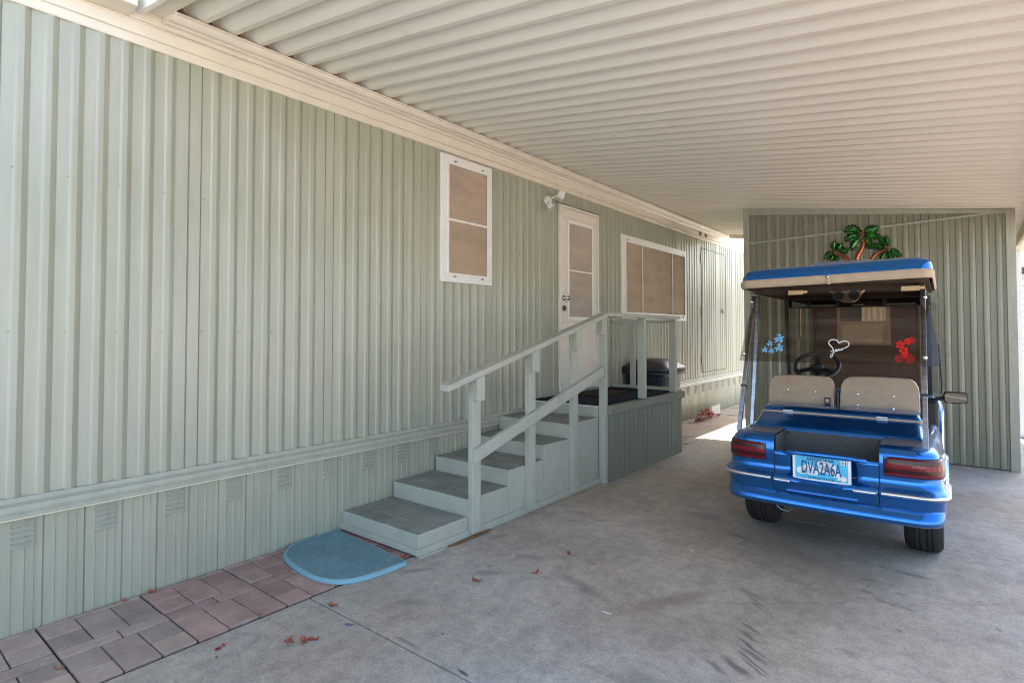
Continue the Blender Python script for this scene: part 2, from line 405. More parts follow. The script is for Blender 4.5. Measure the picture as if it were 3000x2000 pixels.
def thing(name, label, cat, loc, rotz=0, group=None):
    o = bpy.data.objects.new(name, None); col.objects.link(o); o.location = loc; o.rotation_euler = (0, 0, rotz); o.empty_display_size = .1
    ORG[o.name] = Vector(loc) if rotz == 0 else Vector((0, 0, 0))
    return tag(o, label, cat, group)
def struct(o): o['kind'] = 'structure'; return o
def text_mesh(txt, size, sx=1.0, bold=0.0, depth=.0006, align='CENTER'):
    c = bpy.data.curves.new('txt', 'FONT'); c.body = txt; c.size = size; c.align_x = align; c.align_y = 'CENTER'
    c.extrude = depth / 2; c.offset = bold; c.resolution_u = 4
    o = bpy.data.objects.new('txt', c); col.objects.link(o)
    bpy.context.view_layer.update()
    me = bpy.data.meshes.new_from_object(o.evaluated_get(bpy.context.evaluated_depsgraph_get()))
    vs = [(v.co.x * sx, v.co.y, v.co.z) for v in me.vertices]; fs = [tuple(p.vertices) for p in me.polygons]
    bpy.data.objects.remove(o); bpy.data.meshes.remove(me); bpy.data.curves.remove(c)
    return vs, fs

# ------------------------------------------------------------ ground
JA, JB = 1.70, 4.63
struct(MB().add([(-400, -400, -.05), (400, -400, -.05), (400, 600, -.05), (-400, 600, -.05)], [(0, 1, 2, 3)]).build('ground', 'earth', origin=(0, 0, 0)))
b = MB(); b.box(.76, 4.75, -1.2, JA, -.04, 0); b.box(.76, 4.75, JA + .007, JB, -.04, 0); b.box(.76, 4.75, JB + .007, 8.6, -.04, 0)
b.box(.76, 4.75, 8.607, 13.5, -.04, 0)
struct(b.build('driveway', 'concrete', origin=(0, 0, 0), bevel=.004))
struct(MB().box(-.05, 4.8, -1.25, 13.6, -.046, -.012).build('joint_base', 'joint', origin=(0, 0, 0)))
struct(MB().box(-14, 30, -16, -1.26, -.03, -.004).build('road', 'road', origin=(0, 0, 0)))
struct(MB().box(4.81, 12, -1.25, 30, -.03, -.008).build('gravel_bed', 'gravel', origin=(0, 0, 0)))

# brick pavers in front of the skirting
def slab(mb, y0):
    h0, h1 = -.02, .0
    def br(x0, x1, a, b_):
        e = .0022; z = h1 + random.uniform(-.003, .003)
        mb.box(x0 + e, x1 - e, y0 + a + e, y0 + b_ - e, h0, z)
    T = .433
    br(.015, .05, 0.004, T)
    for a, b_ in ((.004, .145), (.145, .29), (.29, T)):
        q = random.choice((.19, .20, .215)); br(.05, q, a, b_); br(q, .335, a, b_)
    br(.341, .43, .004, .235); br(.341, .43, .235, T)
    for a, b_ in ((.004, .145), (.145, .29), (.29, T)):
        q = random.choice((.57, .59, .61)); br(.43, q, a, b_); br(q, .735, a, b_)
tanb, redb = MB(), MB()
for k in range(-6, 5):
    slab(tanb if k < 2 else redb, .724 - .433 + .433 * k)
pb = tanb.build('paver_path', 'bricktan', origin=(0, 0, 0), bevel=.006, seg=2); struct(pb)
pr = redb.build('paver_path', 'brickred', origin=(0, 0, 0), bevel=.006, seg=2); struct(pr)
sb = MB()
ys = [6.6, 6.92, 7.4, 7.92, 8.42, 8.86, 9.3, 9.75, 10.2, 10.7, 11.2, 11.8, 12.4, 13]
for a, c in zip(ys, ys[1:]): sb.box(.02, .755, a + .006, c - .006, -.03, random.uniform(-.006, .002))
struct(sb.build('slab_path', 'slab', origin=(0, 0, 0), bevel=.006))

# ------------------------------------------------------------ corrugation profiles
def siding_profile(y0, y1, start=1.378):
    pts = []
    k = math.floor((y0 - start) / .889)
    base = [0, .068] + [.068 + .1068 * i for i in range(1, 8)] + [.889]
    while start + .889 * k < y1:
        p0 = start + .889 * k
        for a, c in zip(base, base[1:]):
            wd = c - a
            if wd < .09: pr = [(0, .0), (.06, .007), (.5, .009), (.9, .010), (.98, .002)]
            else: pr = [(0, -.0005), (.025, .0045), (.25, .006), (.46, .0085), (.53, .0145), (.59, .0155), (.77, .015), (.955, .003)]
            for u, d in pr:
                y = p0 + a + u * wd
                if y0 <= y <= y1: pts.append((y, d))
        k += 1
    return pts
def skirt_profile(y0, y1):
    pts = []; k = math.floor((y0 - .916) / .1635)
    while .916 + .1635 * k < y1:
        p0 = .916 + .1635 * k; j = random.uniform(-.0015, .003)
        for u, d in [(0, 0), (.03, .008), (.20, .008), (.225, .012), (.26, .012), (.285, .008), (.50, .008), (.525, .012), (.56, .012), (.585, .007), (.78, .007), (.80, .003), (.84, .003), (.86, .007), (.97, .007)]:
            y = p0 + u * .1635
            if y0 <= y <= y1: pts.append((y, d + j))
        k += 1
    return pts
def screw(mb, p, r=.005):
    x, y, z = p
    mb.tube([(x - .001, y, z), (x + .002, y, z), (x + .004, y, z)], [r, r, r * .5], 6)

# ------------------------------------------------------------ mobile home
home = thing('mobile_home', 'long sage green mobile home clad in ribbed metal siding with cream fascia', 'mobile home', (-2, 6, 0))
HY0, HY1 = -3.0, 16.0
s = MB(); pf = siding_profile(HY0, HY1)
zs = [.60, 1.0, 1.4, 1.8, 2.2, 2.6, 2.96]
s.grid([[(d, y, z) for y, d in pf] for z in zs])
y = .591
while y < 13:
    for z in (1.40, 2.167): screw(s, (.010, y + .012, z))
    screw(s, (.012, y + .01, .632), .004)
    y += .2136
wall = s.build('siding_wall', 'siding', home, smooth=9)
s = MB().box(-4, -.012, HY0, HY1, 0, 2.99)
s.build('wall_core', 'brownwood', home)
s = MB(); pf = skirt_profile(HY0, HY1)
s.grid([[(d - .004 + (.004 * math.sin(y * 3.1) if z < .3 else 0), y, z) for y, d in pf] for z in (-.02, .15, .3, .45, .56)])
s.build('skirting', 'siding', home, smooth=12)
# vents in the skirting
def vent_mb(y0):
    m = MB()
    for i in range(5):
        z = .392 + i * .026
        m.add([(.008, y0, z + .014), (.008, y0 + .09, z + .014), (.018, y0 + .086, z), (.018, y0 + .004, z), (.008, y0, z - .002), (.008, y0 + .09, z - .002)],
              [(0, 3, 2, 1), (3, 4, 5, 2), (0, 4, 3), (1, 2, 5)])
    return m
v0 = vent_mb(.627).build('vent', 'ventgreen', home)
for k in list(range(-2, 0)) + list(range(1, 9)) + list(range(19, 36)):
    o = v0.copy(); col.objects.link(o); o.parent = home; o.location = (0, .3271 * k, 0)
prof = [(.012, .628), (.024, .628), (.031, .606), (.024, .603), (.024, .596), (.033, .590), (.036, .572), (.042, .566), (.040, .552), (.045, .545), (.045, .538), (.012, .538)]
MB().prism(prof, 'y', HY0, HY1).build('belt_trim', 'trimgreen', home, smooth=25)
MB().box(.010, .034, HY0, 4.6, .528, .5365).build('belt_lower_strip', 'cream', home)
prof = [(-.01, 2.943), (.017, 2.940), (.022, 2.948), (.020, 2.983), (.014, 2.985), (.014, 2.990), (.028, 2.994), (.030, 3.055), (.024, 3.062), (.024, 3.07), (-.01, 3.07)]
MB().prism(prof, 'y', HY0, HY1).build('fascia_board', 'cream', home, smooth=25)
rb_ = MB(); rb_.box(-4, .02, 1.24, 10.4, 3.072, 3.30); rb_.box(-4, -.2, HY0, 1.24, 3.072, 3.25); rb_.box(-4, -.3, 10.4, HY1, 3.0, 3.06); rb_.build('roof', 'brownwood', home)  # plain roof boxes, added to block light leaking in above the wall
s = MB().prism([(.02, 3.072), (.16, 3.075), (.16, 3.20), (.02, 3.20)], 'y', HY0, 1.06); s.box(-.2, .03, 1.06, 1.24, 3.072, 3.30); s.build('eave_box', 'cream', home, bevel=.004)

def window(y0, y1, z0, z1, iy0, iy1, iz0, iz1, bars_y, bars_z, name='window'):
    fr = MB(); x0, x1 = .006, .030
    fr.box(x0, x1, y0, iy0, z0, z1); fr.box(x0, x1, iy1, y1, z0, z1); fr.box(x0, x1, iy0, iy1, z0, iz0); fr.box(x0, x1, iy0, iy1, iz1, z1)
    f = fr.build('window', 'white', home, bevel=.003)
    r = MB(); e = .016
    for a, b_, c, d in ((iy0 - e, iy0 + .008, iz0 - e, iz1 + e), (iy1 - .008, iy1 + e, iz0 - e, iz1 + e)): r.box(.031, .037, a, b_, c, d)
    for c, d in ((iz0 - e, iz0 + .008), (iz1 - .008, iz1 + e)): r.box(.031, .037, iy0 + .008, iy1 - .008, c, d)
    r.build('screen_frame', 'white', f, bevel=.002)
    p = MB().box(.014, .024, iy0 + .001, iy1 - .001, iz0 + .001, iz1 - .001); p.build('solar_screen', 'screen', f)
    for q in bars_y: MB().box(.026, .034, q - .008, q + .008, iz0 + .008, iz1 - .008).build('screen_bar', 'white', f, bevel=.002)
    for q in bars_z: MB().box(.026, .034, iy0 + .008, iy1 - .008, q - .010, q + .010).build('screen_bar', 'white', f, bevel=.002)
    for (cy, cz) in ((y0 + .16, iz1 + .022), (y1 - .14, iz1 + .022), (y0 + .16, iz0 - .022), (y1 - .14, iz0 - .022)):
        c = MB(); c.cyl((.030, cy, cz), (.046, cy, cz), .009, .007, 8); c.box(.046, .050, cy - .020, cy + .010, cz - .004, cz + .004)
        c.build('clip', 'steel', f)
window(3.365, 4.02, 1.82, 2.915, 3.445, 3.952, 1.892, 2.843, [], [2.358])
window(6.587, 8.74, 1.56, 2.655, 6.69, 8.682, 1.641, 2.572, [7.185, 8.20], [])
# entry door
fr = MB()
fr.box(.012, .042, 5.145, 5.175, .74, 2.79); fr.box(.012, .042, 5.955, 5.985, .74, 2.79); fr.box(.012, .042, 5.175, 5.955, 2.762, 2.79)
door = fr.build('door', 'doorpaint', home, bevel=.003)
d = MB().box(.012, .034, 5.178, 5.952, .745, 2.759); d.build('door_leaf', 'doorpaint', door, bevel=.002)
d = MB()
for a, b_, c, e in ((5.30, 5.325, 1.53, 2.635), (5.822, 5.847, 1.53, 2.635)): d.box(.035, .045, a, b_, c, e)
d.box(.035, .045, 5.325, 5.822, 1.53, 1.56); d.box(.035, .045, 5.325, 5.822, 2.60, 2.635); d.box(.038, .044, 5.325, 5.822, 2.068, 2.084)
d.build('screen_frame', 'white', door, bevel=.002)
MB().box(.0345, .0385, 5.326, 5.821, 1.561, 2.599).build('solar_screen', 'screen2', door)
for z in (2.655, 1.50): MB().box(.0345, .036, 5.18, 5.95, z, z + .003).build('panel_line', 'browncase', door)
kn = MB(); kn.cyl((.034, 5.225, 1.762), (.042, 5.225, 1.762), .034, .032, 18); kn.cyl((.042, 5.225, 1.762), (.075, 5.225, 1.762), .011, .011, 12)
kn.tube([(.070, 5.225, 1.762), (.078, 5.225, 1.762), (.096, 5.225, 1.762), (.108, 5.225, 1.762)], [.012, .026, .028, .018], 16)
kn.build('doorknob', 'chrome', door, smooth=40)
kn = MB(); kn.cyl((.034, 5.225, 1.650), (.050, 5.225, 1.650), .032, .028, 16); kn.cyl((.050, 5.225, 1.650), (.062, 5.225, 1.650), .012, .012, 10); kn.build('deadbolt', 'brass', door, smooth=40)
d = MB().prism([(.012, 2.80), (.05, 2.796), (.055, 2.803), (.02, 2.822), (.012, 2.822)], 'y', 5.10, 6.02); d.build('drip_cap', 'trimgreen', door)
for zz in (1.0, 1.75, 2.5): MB().cyl((.045, 5.956, zz), (.045, 5.956, zz + .07), .005, None, 8).build('hinge', 'white', door)
# far storage hatch
b = MB(); e = .005
b.box(.012, .017, 9.434, 9.442, .71, 2.81); b.box(.012, .017, 10.655, 10.66, .71, 2.78); b.box(.012, .0165, 9.445, 10.655, .71, .716); b.box(.012, .0165, 9.445, 10.655, 2.795, 2.80)
ha = b.build('storage_hatch', 'joint', home)
for zz in (.85, 1.65, 2.55): MB().box(.014, .024, 9.42, 9.45, zz, zz + .14).build('hinge', 'brass', ha)
b = MB(); b.box(.016, .03, 10.42, 10.50, 1.745, 1.775); b.box(.03, .045, 10.44, 10.455, 1.72, 1.80); b.box(.03, .045, 10.475, 10.49, 1.72, 1.80); b.build('latch', 'steel', ha)
# vent grille in fascia
for yy in (9.30, 9.56):
    b = MB()
    for i in range(5): b.box(.031, .036, yy, yy + .11, 3.0 + i * .012, 3.005 + i * .012)
    b.build('fascia_vent', 'brownwood', home)

# ------------------------------------------------------------ carport
SL = .136
def rz(x): return 3.138 - SL * (x - .15)
carport = thing('carport', 'cream metal carport with ribbed pan roof sloping down away from the home', 'carport', (2.1, 5.8, 0))
pf = []; yy = 1.41 - .1635 * 1; k = 0
while yy < 10.42:
    hh = (.094 if k % 2 == 0 else .084) + random.uniform(-.003, .003)
    for u, h_ in [(0, 0), (.003, hh), (.022, hh), (.030, hh * .86), (.048, hh * .64), (.076, hh * .37), (.106, hh * .13), (.130, .0), (.160, 0)]:
        pf.append((yy + u, h_))
    yy += .1635; k += 1
s = MB()
s.grid([[(x, y, rz(x) + h_) for y, h_ in pf] for x in (.085, 1.1, 2.1, 3.1, 4.06)])
s.build('roof_pans', 'roofpan', carport, smooth=16)
s = MB(); s.add([(.085, 1.13, rz(.085) + .100), (4.1, 1.13, rz(4.1) + .100), (4.1, 10.5, rz(4.1) + .100), (.085, 10.5, rz(.085) + .100),
                 (.085, 1.13, rz(.085) + .100), (4.1, 1.13, rz(4.1) + .100), (4.1, 10.5, rz(4.1) + .100), (.085, 10.5, rz(.085) + .100)],
                [(0, 3, 2, 1), (4, 5, 6, 7), (0, 1, 5, 4), (1, 2, 6, 5), (2, 3, 7, 6), (3, 0, 4, 7)])
s.build('roof_skin', 'white', carport)
prof = [(.032, 3.068), (.050, 3.084), (.082, 3.084), (.090, 3.091), (.118, 3.091), (.132, 3.100), (.140, 3.113), (.142, 3.120), (.150, 3.122), (.150, 3.134), (.040, 3.134), (.032, 3.12)]
MB().prism(prof, 'y', 1.22, 10.44).build('wall_gutter', 'cream', carport, smooth=30)
sc0 = MB().tube([(.149, 1.37, 3.128), (.1525, 1.37, 3.128)], [.004, .003], 6).build('screw', 'cream', carport)
for i in range(1, 55):
    o = sc0.copy(); col.objects.link(o); o.parent = carport; o.location = (0, .1635 * i, 0)
MB().box(.045, .075, 1.22, 10.44, 3.136, 3.24).build('closure_board', 'brownwood', carport)
# front edge beam: two stepped flashings
def sloped(x0, x1, y0, y1, a, b_):
    return MB().add([(x0, y0, rz(x0) + a), (x1, y0, rz(x1) + a), (x1, y1, rz(x1) + a), (x0, y1, rz(x0) + a), (x0, y0, rz(x0) + b_), (x1, y0, rz(x1) + b_), (x1, y1, rz(x1) + b_), (x0, y1, rz(x0) + b_)],
                    [(0, 3, 2, 1), (4, 5, 6, 7), (0, 1, 5, 4), (1, 2, 6, 5), (2, 3, 7, 6), (3, 0, 4, 7)])
sloped(.02, 4.1, 1.095, 1.125, -.05, .085).build('front_flashing', 'white', carport, bevel=.004)
sloped(.04, 4.1, 1.128, 1.222, -.028, .0).build('front_beam', 'cream', carport, bevel=.004)
sloped(.15, 4.1, 10.44, 10.50, -.06, .09).build('rear_flashing', 'cream', carport, bevel=.004)
zE = rz(4.05)
MB().prism([(4.0, zE - .005), (4.0, zE - .12), (4.02, zE - .14), (4.13, zE - .14), (4.15, zE - .10), (4.16, zE + .06), (4.0, zE + .06)], 'y', 1.1, 10.5).build('side_beam', 'cream', carport, smooth=25)
for yy in (1.5, 5.85, 10.05):
    p = MB().box(3.985, 4.06, yy, yy + .075, 0, zE - .14); po = p.build('post', 'white', carport, bevel=.006)
    MB().box(3.965, 4.08, yy - .02, yy + .095, 0, .012).build('base_plate', 'steel', po)

# ------------------------------------------------------------ shed
SX0, SX1, SY = 1.26, 3.868, 7.60
shed = thing('storage_shed', 'sage green ribbed metal storage shed closing the carport behind the cart', 'shed', (2.56, 8.9, 0))
pf = siding_profile(SX0, SX1, 1.40)
def seamz(x): return 2.520 + (x - 1.32) * .036
def topz(x): return rz(x) - .005
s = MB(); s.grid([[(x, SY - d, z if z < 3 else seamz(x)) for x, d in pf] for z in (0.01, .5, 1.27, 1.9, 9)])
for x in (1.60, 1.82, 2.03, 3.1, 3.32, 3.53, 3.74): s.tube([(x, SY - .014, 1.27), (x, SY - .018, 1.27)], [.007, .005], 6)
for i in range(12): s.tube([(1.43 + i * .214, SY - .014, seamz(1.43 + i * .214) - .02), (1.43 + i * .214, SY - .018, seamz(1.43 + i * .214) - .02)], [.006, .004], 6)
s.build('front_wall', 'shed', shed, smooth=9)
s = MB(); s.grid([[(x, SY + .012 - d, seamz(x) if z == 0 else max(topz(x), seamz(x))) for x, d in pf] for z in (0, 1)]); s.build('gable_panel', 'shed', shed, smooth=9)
MB().bar((SX0 + .05, SY - .014, seamz(SX0 + .05)), (SX1 - .06, SY - .014, seamz(SX1 - .06)), .014, .022).build('seam_strip', 'trimgreen', shed)
s = MB(); s.add([(SX0, SY - .012, topz(SX0) - .085), (SX1, SY - .012, topz(SX1) - .045), (SX1, SY - .012, topz(SX1)), (SX0, SY - .012, topz(SX0)),
                 (SX0, SY + .03, topz(SX0) - .085), (SX1, SY + .03, topz(SX1) - .045), (SX1, SY + .03, topz(SX1)), (SX0, SY + .03, topz(SX0))],
                [(0, 1, 2, 3), (7, 6, 5, 4), (0, 4, 5, 1), (1, 5, 6, 2), (2, 6, 7, 3), (3, 7, 4, 0)]); s.build('top_trim', 'trimgreen', shed)
for x0, x1 in ((SX0 - .012, SX0 + .055), (SX1 - .062, SX1 + .012)):
    s = MB(); a, b_ = topz(x0), topz(x1)
    s.add([(x0, SY - .02, 0), (x1, SY - .02, 0), (x1, SY - .02, b_), (x0, SY - .02, a), (x0, SY + .06, 0), (x1, SY + .06, 0), (x1, SY + .06, b_), (x0, SY + .06, a)],
          [(0, 1, 2, 3), (7, 6, 5, 4), (0, 4, 5, 1), (1, 5, 6, 2), (2, 6, 7, 3), (3, 7, 4, 0)])
    for zz in (2.45, 1.9, 1.33, .9, .5): s.tube([((x0 + x1) / 2, SY - .02, zz), ((x0 + x1) / 2, SY - .026, zz)], [.008, .005], 6)
    s.build('corner_trim', 'trimgreen', shed, bevel=.002)
for xx in (SX0, SX1):
    s = MB(); pp = siding_profile(SY + .06, 10.3, SY); sg = 1 if xx > 2 else -1
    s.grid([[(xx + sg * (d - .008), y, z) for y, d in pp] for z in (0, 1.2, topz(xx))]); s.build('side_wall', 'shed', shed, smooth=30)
MB().box(SX0 + .02, SX1 - .02, 10.25, 10.29, 0, 2.55).build('back_wall', 'shed', shed)
# door of the shed
dr = MB().box(2.07, 3.06, SY - .040, SY - .012, .02, 1.765); sd = dr.build('door', 'browndoor', shed, bevel=.002)
c = MB(); c.box(2.045, 2.068, SY - .045, SY - .01, .02, 1.80); c.box(3.062, 3.085, SY - .045, SY - .01, .02, 1.80); c.box(2.068, 3.062, SY - .045, SY - .01, 1.768, 1.80); c.build('casing', 'browndoor', sd, bevel=.002); MB().box(1.905, 1.914, SY - .03, SY - .012, 1.33, 1.70).build('casing_strip', 'curtain', shed)  # thin pale strip on the left stands for a door casing edge
wf = MB(); Y0 = SY - .058
wf.box(2.300, 2.335, Y0, SY - .041, 1.245, 1.74); wf.box(2.785, 2.820, Y0, SY - .041, 1.245, 1.74); wf.box(2.335, 2.785, Y0, SY - .041, 1.245, 1.272); wf.box(2.335, 2.785, Y0, SY - .041, 1.715, 1.74)
wf.box(2.335, 2.785, Y0 - .006, SY - .041, 1.478, 1.512)
wi = wf.build('window', 'browncase', shed, bevel=.002)
MB().box(2.336, 2.356, Y0 - .004, Y0 + .004, 1.273, 1.477).build('sash', 'aluminium', wi); MB().box(2.764, 2.784, Y0 - .004, Y0 + .004, 1.273, 1.477).build('sash', 'aluminium', wi)
MB().box(2.356, 2.764, SY - .050, SY - .042, 1.273, 1.477).build('obscure_pane', 'frost', wi)
MB().box(2.336, 2.784, SY - .048, SY - .042, 1.513, 1.714).build('upper_pane', 'darkglass', wi)
s = MB(); s.grid([[(2.55 + .0117 * i, SY - .052 - .004 * math.sin(i * 1.3 + z), z) for i in range(21)] for z in (1.513, 1.60, 1.714)]); s.build('curtain', 'curtain', wi, smooth=60)

# ------------------------------------------------------------ entry steps and landing
st = thing('entry_steps', 'grey green painted wooden entry steps with railed landing against the mobile home', 'steps', (.45, 4.4, 0))
fy = [2.42, 2.87, 3.315, 3.765, 4.136, 4.64]; tz = [.135, .250, .366, .478, .600]
XS = .80
for i in range(5):
    b = MB(); b.box(.022, XS, fy[i], fy[i + 1] - .002 if i < 4 else 4.638, .03, tz[i])
    so_ = b.build('step', 'stair', st, bevel=.004)
    b = MB(); L = fy[i + 1] - fy[i]; n = 3
    for j in range(n):
        a = fy[i] + .004 + (L - .006) * j / n; c = fy[i] + (L - .0) * (j + 1) / n
        b.box(.03, XS - .004, a, c - .007, tz[i] - .004, tz[i] + .003)
    b.build('tread', 'tread', so_, bevel=.002)
    b = MB()
    for j in range(3):
        for q_ in (.07, .40, .74):
            for dy in (.03, .10): yy_ = fy[i] + L * j / 3 + dy; b.tube([(q_, yy_, tz[i] + .003), (q_, yy_, tz[i] + .0042)], [.004, .004], 6)
    for j in range(int(L / .14)): b.tube([(XS, fy[i] + .07 + .14 * j, tz[i] - .03), (XS + .0015, fy[i] + .07 + .14 * j, tz[i] - .03)], [.004, .004], 6)
    b.build('nail_heads', 'stair', so_)
b = MB(); b.box(.0, XS + .014, 2.404, 2.418, .012, .052); b.box(XS + .001, XS + .014, 2.42, 4.64, .0, .050)
b.build('base_strip', 'stair', st, bevel=.003)
MB().box(.80, .835, 2.41, 2.62, .001, .011).build('shim_board', 'stair', st)
# landing
b = MB(); b.box(.022, .86, 4.694, 6.43, .0, .694); b.box(.022, .80, 4.642, 4.694, 0, .694); b.build('landing_box', 'plywood', st)
b = MB(); b.box(.022, .80, 4.630, 4.640, .602, .690); b.build('top_riser', 'stair', st)
b = MB(); b.box(.022, .80, 4.622, 4.66, .695, .704); b.build('landing_nosing', 'white', st, bevel=.002)
s = MB(); ygs = 4.70; pts = []
while ygs < 6.43:
    e = min(ygs + .102, 6.43); pts += [(ygs, 0), (ygs + .004, .0), (ygs + .006, .006), (e - .002, .006)]; ygs += .102
s.grid([[(.868 + d, y, z) for y, d in pts] for z in (.0, .63)]); s.build('skirt_panel', 'plywood', st)
b = MB().box(.861, .905, 4.694, 6.45, .628, .703); b.box(.03, .86, 6.432, 6.45, .628, .703); b.build('edge_board', 'plywood', st, bevel=.003)
MB().box(.03, .86, 6.31, 6.38, .704, .745).build('curb_board', 'stair', st, bevel=.003)
MB().box(.03, .80, 4.662, 6.308, .703, .712).build('landing_carpet', 'doormat', st)
def rl(y): return 1.040 + (y - 2.56) * .2497   # top of the sloping rail
for yy in (2.872, 3.512, 4.138):
    b = MB(); z1 = rl(yy) - .043
    b.add([(.801, yy, .028), (.841, yy, .028), (.841, yy + .086, .028), (.801, yy + .086, .028), (.801, yy, z1), (.841, yy, z1), (.841, yy + .086, z1 + .023), (.801, yy + .086, z1 + .023)],
          [(0, 3, 2, 1), (4, 5, 6, 7), (0, 1, 5, 4), (1, 2, 6, 5), (2, 3, 7, 6), (3, 0, 4, 7)])
    po = b.build('post', 'stair', st, bevel=.003)
    b = MB(); b.add([(.842, yy, z1 - .15), (.882, yy, z1 - .15), (.882, yy + .086, z1 - .15), (.842, yy + .086, z1 - .15), (.842, yy, z1), (.882, yy, z1), (.882, yy + .086, z1 + .023), (.842, yy + .086, z1 + .023)],
          [(0, 3, 2, 1), (4, 5, 6, 7), (0, 1, 5, 4), (1, 2, 6, 5), (2, 3, 7, 6), (3, 0, 4, 7)])
    b.build('rail_block', 'stair', po, bevel=.003)
po = MB().box(.802, .868, 4.642, 4.692, 0.002, 1.530).build('post', 'stair', st, bevel=.003)
MB().box(.802, .868, 4.604, 4.641, 1.365, 1.520).build('rail_block', 'stair', po, bevel=.003)
for yy in (5.44, 6.24):
    po = MB().box(.802, .880, yy, yy + .052, .705, 1.530).build('post', 'stair', st, bevel=.003)
for z in (1.42, 1.28, 1.02, .80): MB().tube([(.880, 6.265, z), (.882, 6.265, z)], [.006, .006], 6).build('paint_chip', 'white', po)
MB().box(.27, .33, 6.32, 6.36, .746, 1.495).build('post', 'stair', st, bevel=.003)
MB().box(.02, .801, 6.32, 6.36, 1.496, 1.532).build('back_rail', 'stair', st, bevel=.003)
def slopedbar(x0, x1, ya, yb, za, zb, h_):
    return MB().add([(x0, ya, za - h_), (x1, ya, za - h_), (x1, yb, zb - h_), (x0, yb, zb - h_), (x0, ya, za), (x1, ya, za), (x1, yb, zb), (x0, yb, zb)],
                    [(0, 3, 2, 1), (4, 5, 6, 7), (0, 1, 5, 4), (1, 2, 6, 5), (2, 3, 7, 6), (3, 0, 4, 7)])
slopedbar(.79, .882, 2.61, 4.68, rl(2.61), rl(4.68), .042).build('handrail', 'stair', st, bevel=.005)
MB().box(.785, .895, 4.682, 6.36, 1.534, 1.572).build('landing_handrail', 'stair', st, bevel=.005)
slopedbar(.842, .880, 2.87, 4.61, .600, 1.078, .090).build('mid_rail', 'stair', st, bevel=.004)
b = MB()
for i in range(5): b.bar((.82 + .02 * random.random(), 2.66 + .04 * i, .004), (.84 + .01 * random.random(), 2.98 + .02 * i, .012), .022, .004)
tag(b.build('wood_splinter', 'wood'), 'splintered brown strip of wood wedged under the side of the bottom step', 'wood')

# door mat on landing
b = MB(); b.prism([(.12 + .20 * (1 - math.cos(a)), 5.15 + .62 * a / math.pi) for a in [math.pi * i / 14 for i in range(15)]][::1] + [(.14, 5.80), (.12, 5.80)], 'z', .713, .722)
b = MB().box(.10, .50, 5.20, 5.88, .7135, .722)
tag(b.build('door_mat', 'brownmat', bevel=.003), 'worn brown door mat on the dark carpeted landing by the door', 'doormat')

# blue step mat
pts = [(.012, 2.360), (.30, 2.345), (.60, 2.325), (.835, 2.300), (.842, 2.28), (.838, 2.16), (.825, 2.04), (.79, 1.93), (.72, 1.868), (.62, 1.835), (.50, 1.828), (.37, 1.842), (.25, 1.862), (.15, 1.895), (.08, 1.945), (.035, 2.00), (.018, 2.06), (.012, 2.15), (.012, 2.25)]
def smoothpoly(p, it=2):
    for _ in range(it):
        q = []
        for i in range(len(p)):
            a, b_ = Vector(p[i]), Vector(p[(i + 1) % len(p)])
            if (a - b_).length > .2: q += [a, b_]; continue
            q += [a * .75 + b_ * .25, a * .25 + b_ * .75]
        p = q
    return p
c0 = Vector((.42, 2.12)); ps = smoothpoly(pts)
mt = thing('step_mat', 'teal blue half round rubber mat in front of the bottom step', 'mat', (.42, 2.1, 0))
inner = [c0 + (p - c0) * .93 if p.y < 2.25 else Vector((c0.x + (p.x - c0.x) * .95, p.y)) for p in ps]
MB().prism([tuple(p) for p in inner], 'z', .004, .021).build('mat_pad', 'mat', mt)
n = len(ps); rows = [[(p.x, p.y, z) for p in ps] for z in (.002, .010)] + [[((p.x + q.x) / 2, (p.y + q.y) / 2, .024) for p, q in zip(ps, inner)]] + [[(q.x, q.y, .0215) for q in inner]] + [[(q.x, q.y, .010) for q in inner]]
MB().grid(rows, True).build('mat_rim', 'matrim', mt, smooth=60)

# ------------------------------------------------------------ trash bin behind the landing
bn = thing('trash_bin', 'black lidded plastic bin standing on the ground behind the landing', 'bin', (.36, 6.95, 0))
def rrect(x0, x1, y0, y1, r, z, n=5):
    out = []
    for cx, cy, a0 in ((x1 - r, y1 - r, 0), (x0 + r, y1 - r, 90), (x0 + r, y0 + r, 180), (x1 - r, y0 + r, 270)):
        for i in range(n + 1):
            a = R(a0 + 90 * i / n); out.append((cx + r * math.cos(a), cy + r * math.sin(a), z))
    return out
def stack(mb, secs):
    rows = [rrect(*s_) for s_ in secs]; o = len(mb.v); mb.grid(rows, True); n = len(rows[0])
    mb.f.append(tuple(o + i for i in range(n - 1, -1, -1))); mb.f.append(tuple(o + (len(rows) - 1) * n + i for i in range(n)))
stack_b = MB(); stack(stack_b, [(.09, .50, 6.72, 7.18, .06, 0), (.02, .56, 6.64, 7.26, .07, .84), (.01, .57, 6.63, 7.27, .07, .85)])
stack_b.build('bin_body', 'binblack', bn, smooth=35)
b = MB(); stack(b, [(-.02, .60, 6.60, 7.30, .08, .851), (-.03, .61, 6.59, 7.31, .08, .862), (-.03, .61, 6.59, 7.31, .08, .885), (-.02, .60, 6.60, 7.30, .08, .895)]); b.build('bin_rim', 'binblack', bn, smooth=35)
b = MB(); stack(b, [(-.02, .60, 6.60, 7.30, .08, .897), (-.035, .615, 6.585, 7.315, .09, .905), (-.035, .615, 6.585, 7.315, .09, .935), (-.01, .59, 6.61, 7.29, .1, .955), (.06, .52, 6.68, 7.22, .12, 1.01), (.16, .42, 6.8, 7.1, .1, 1.045)]); b.build('bin_lid', 'binblack', bn, smooth=35)
b = MB(); b.box(.20, .235, 6.60, 6.628, .68, .84); b.box(.44, .475, 6.60, 6.628, .68, .84); b.bar((.235, 6.612, .775), (.44, 6.612, .775), .02, .02); b.bar((.235, 6.612, .84), (.44, 6.612, .84), .02, .012)
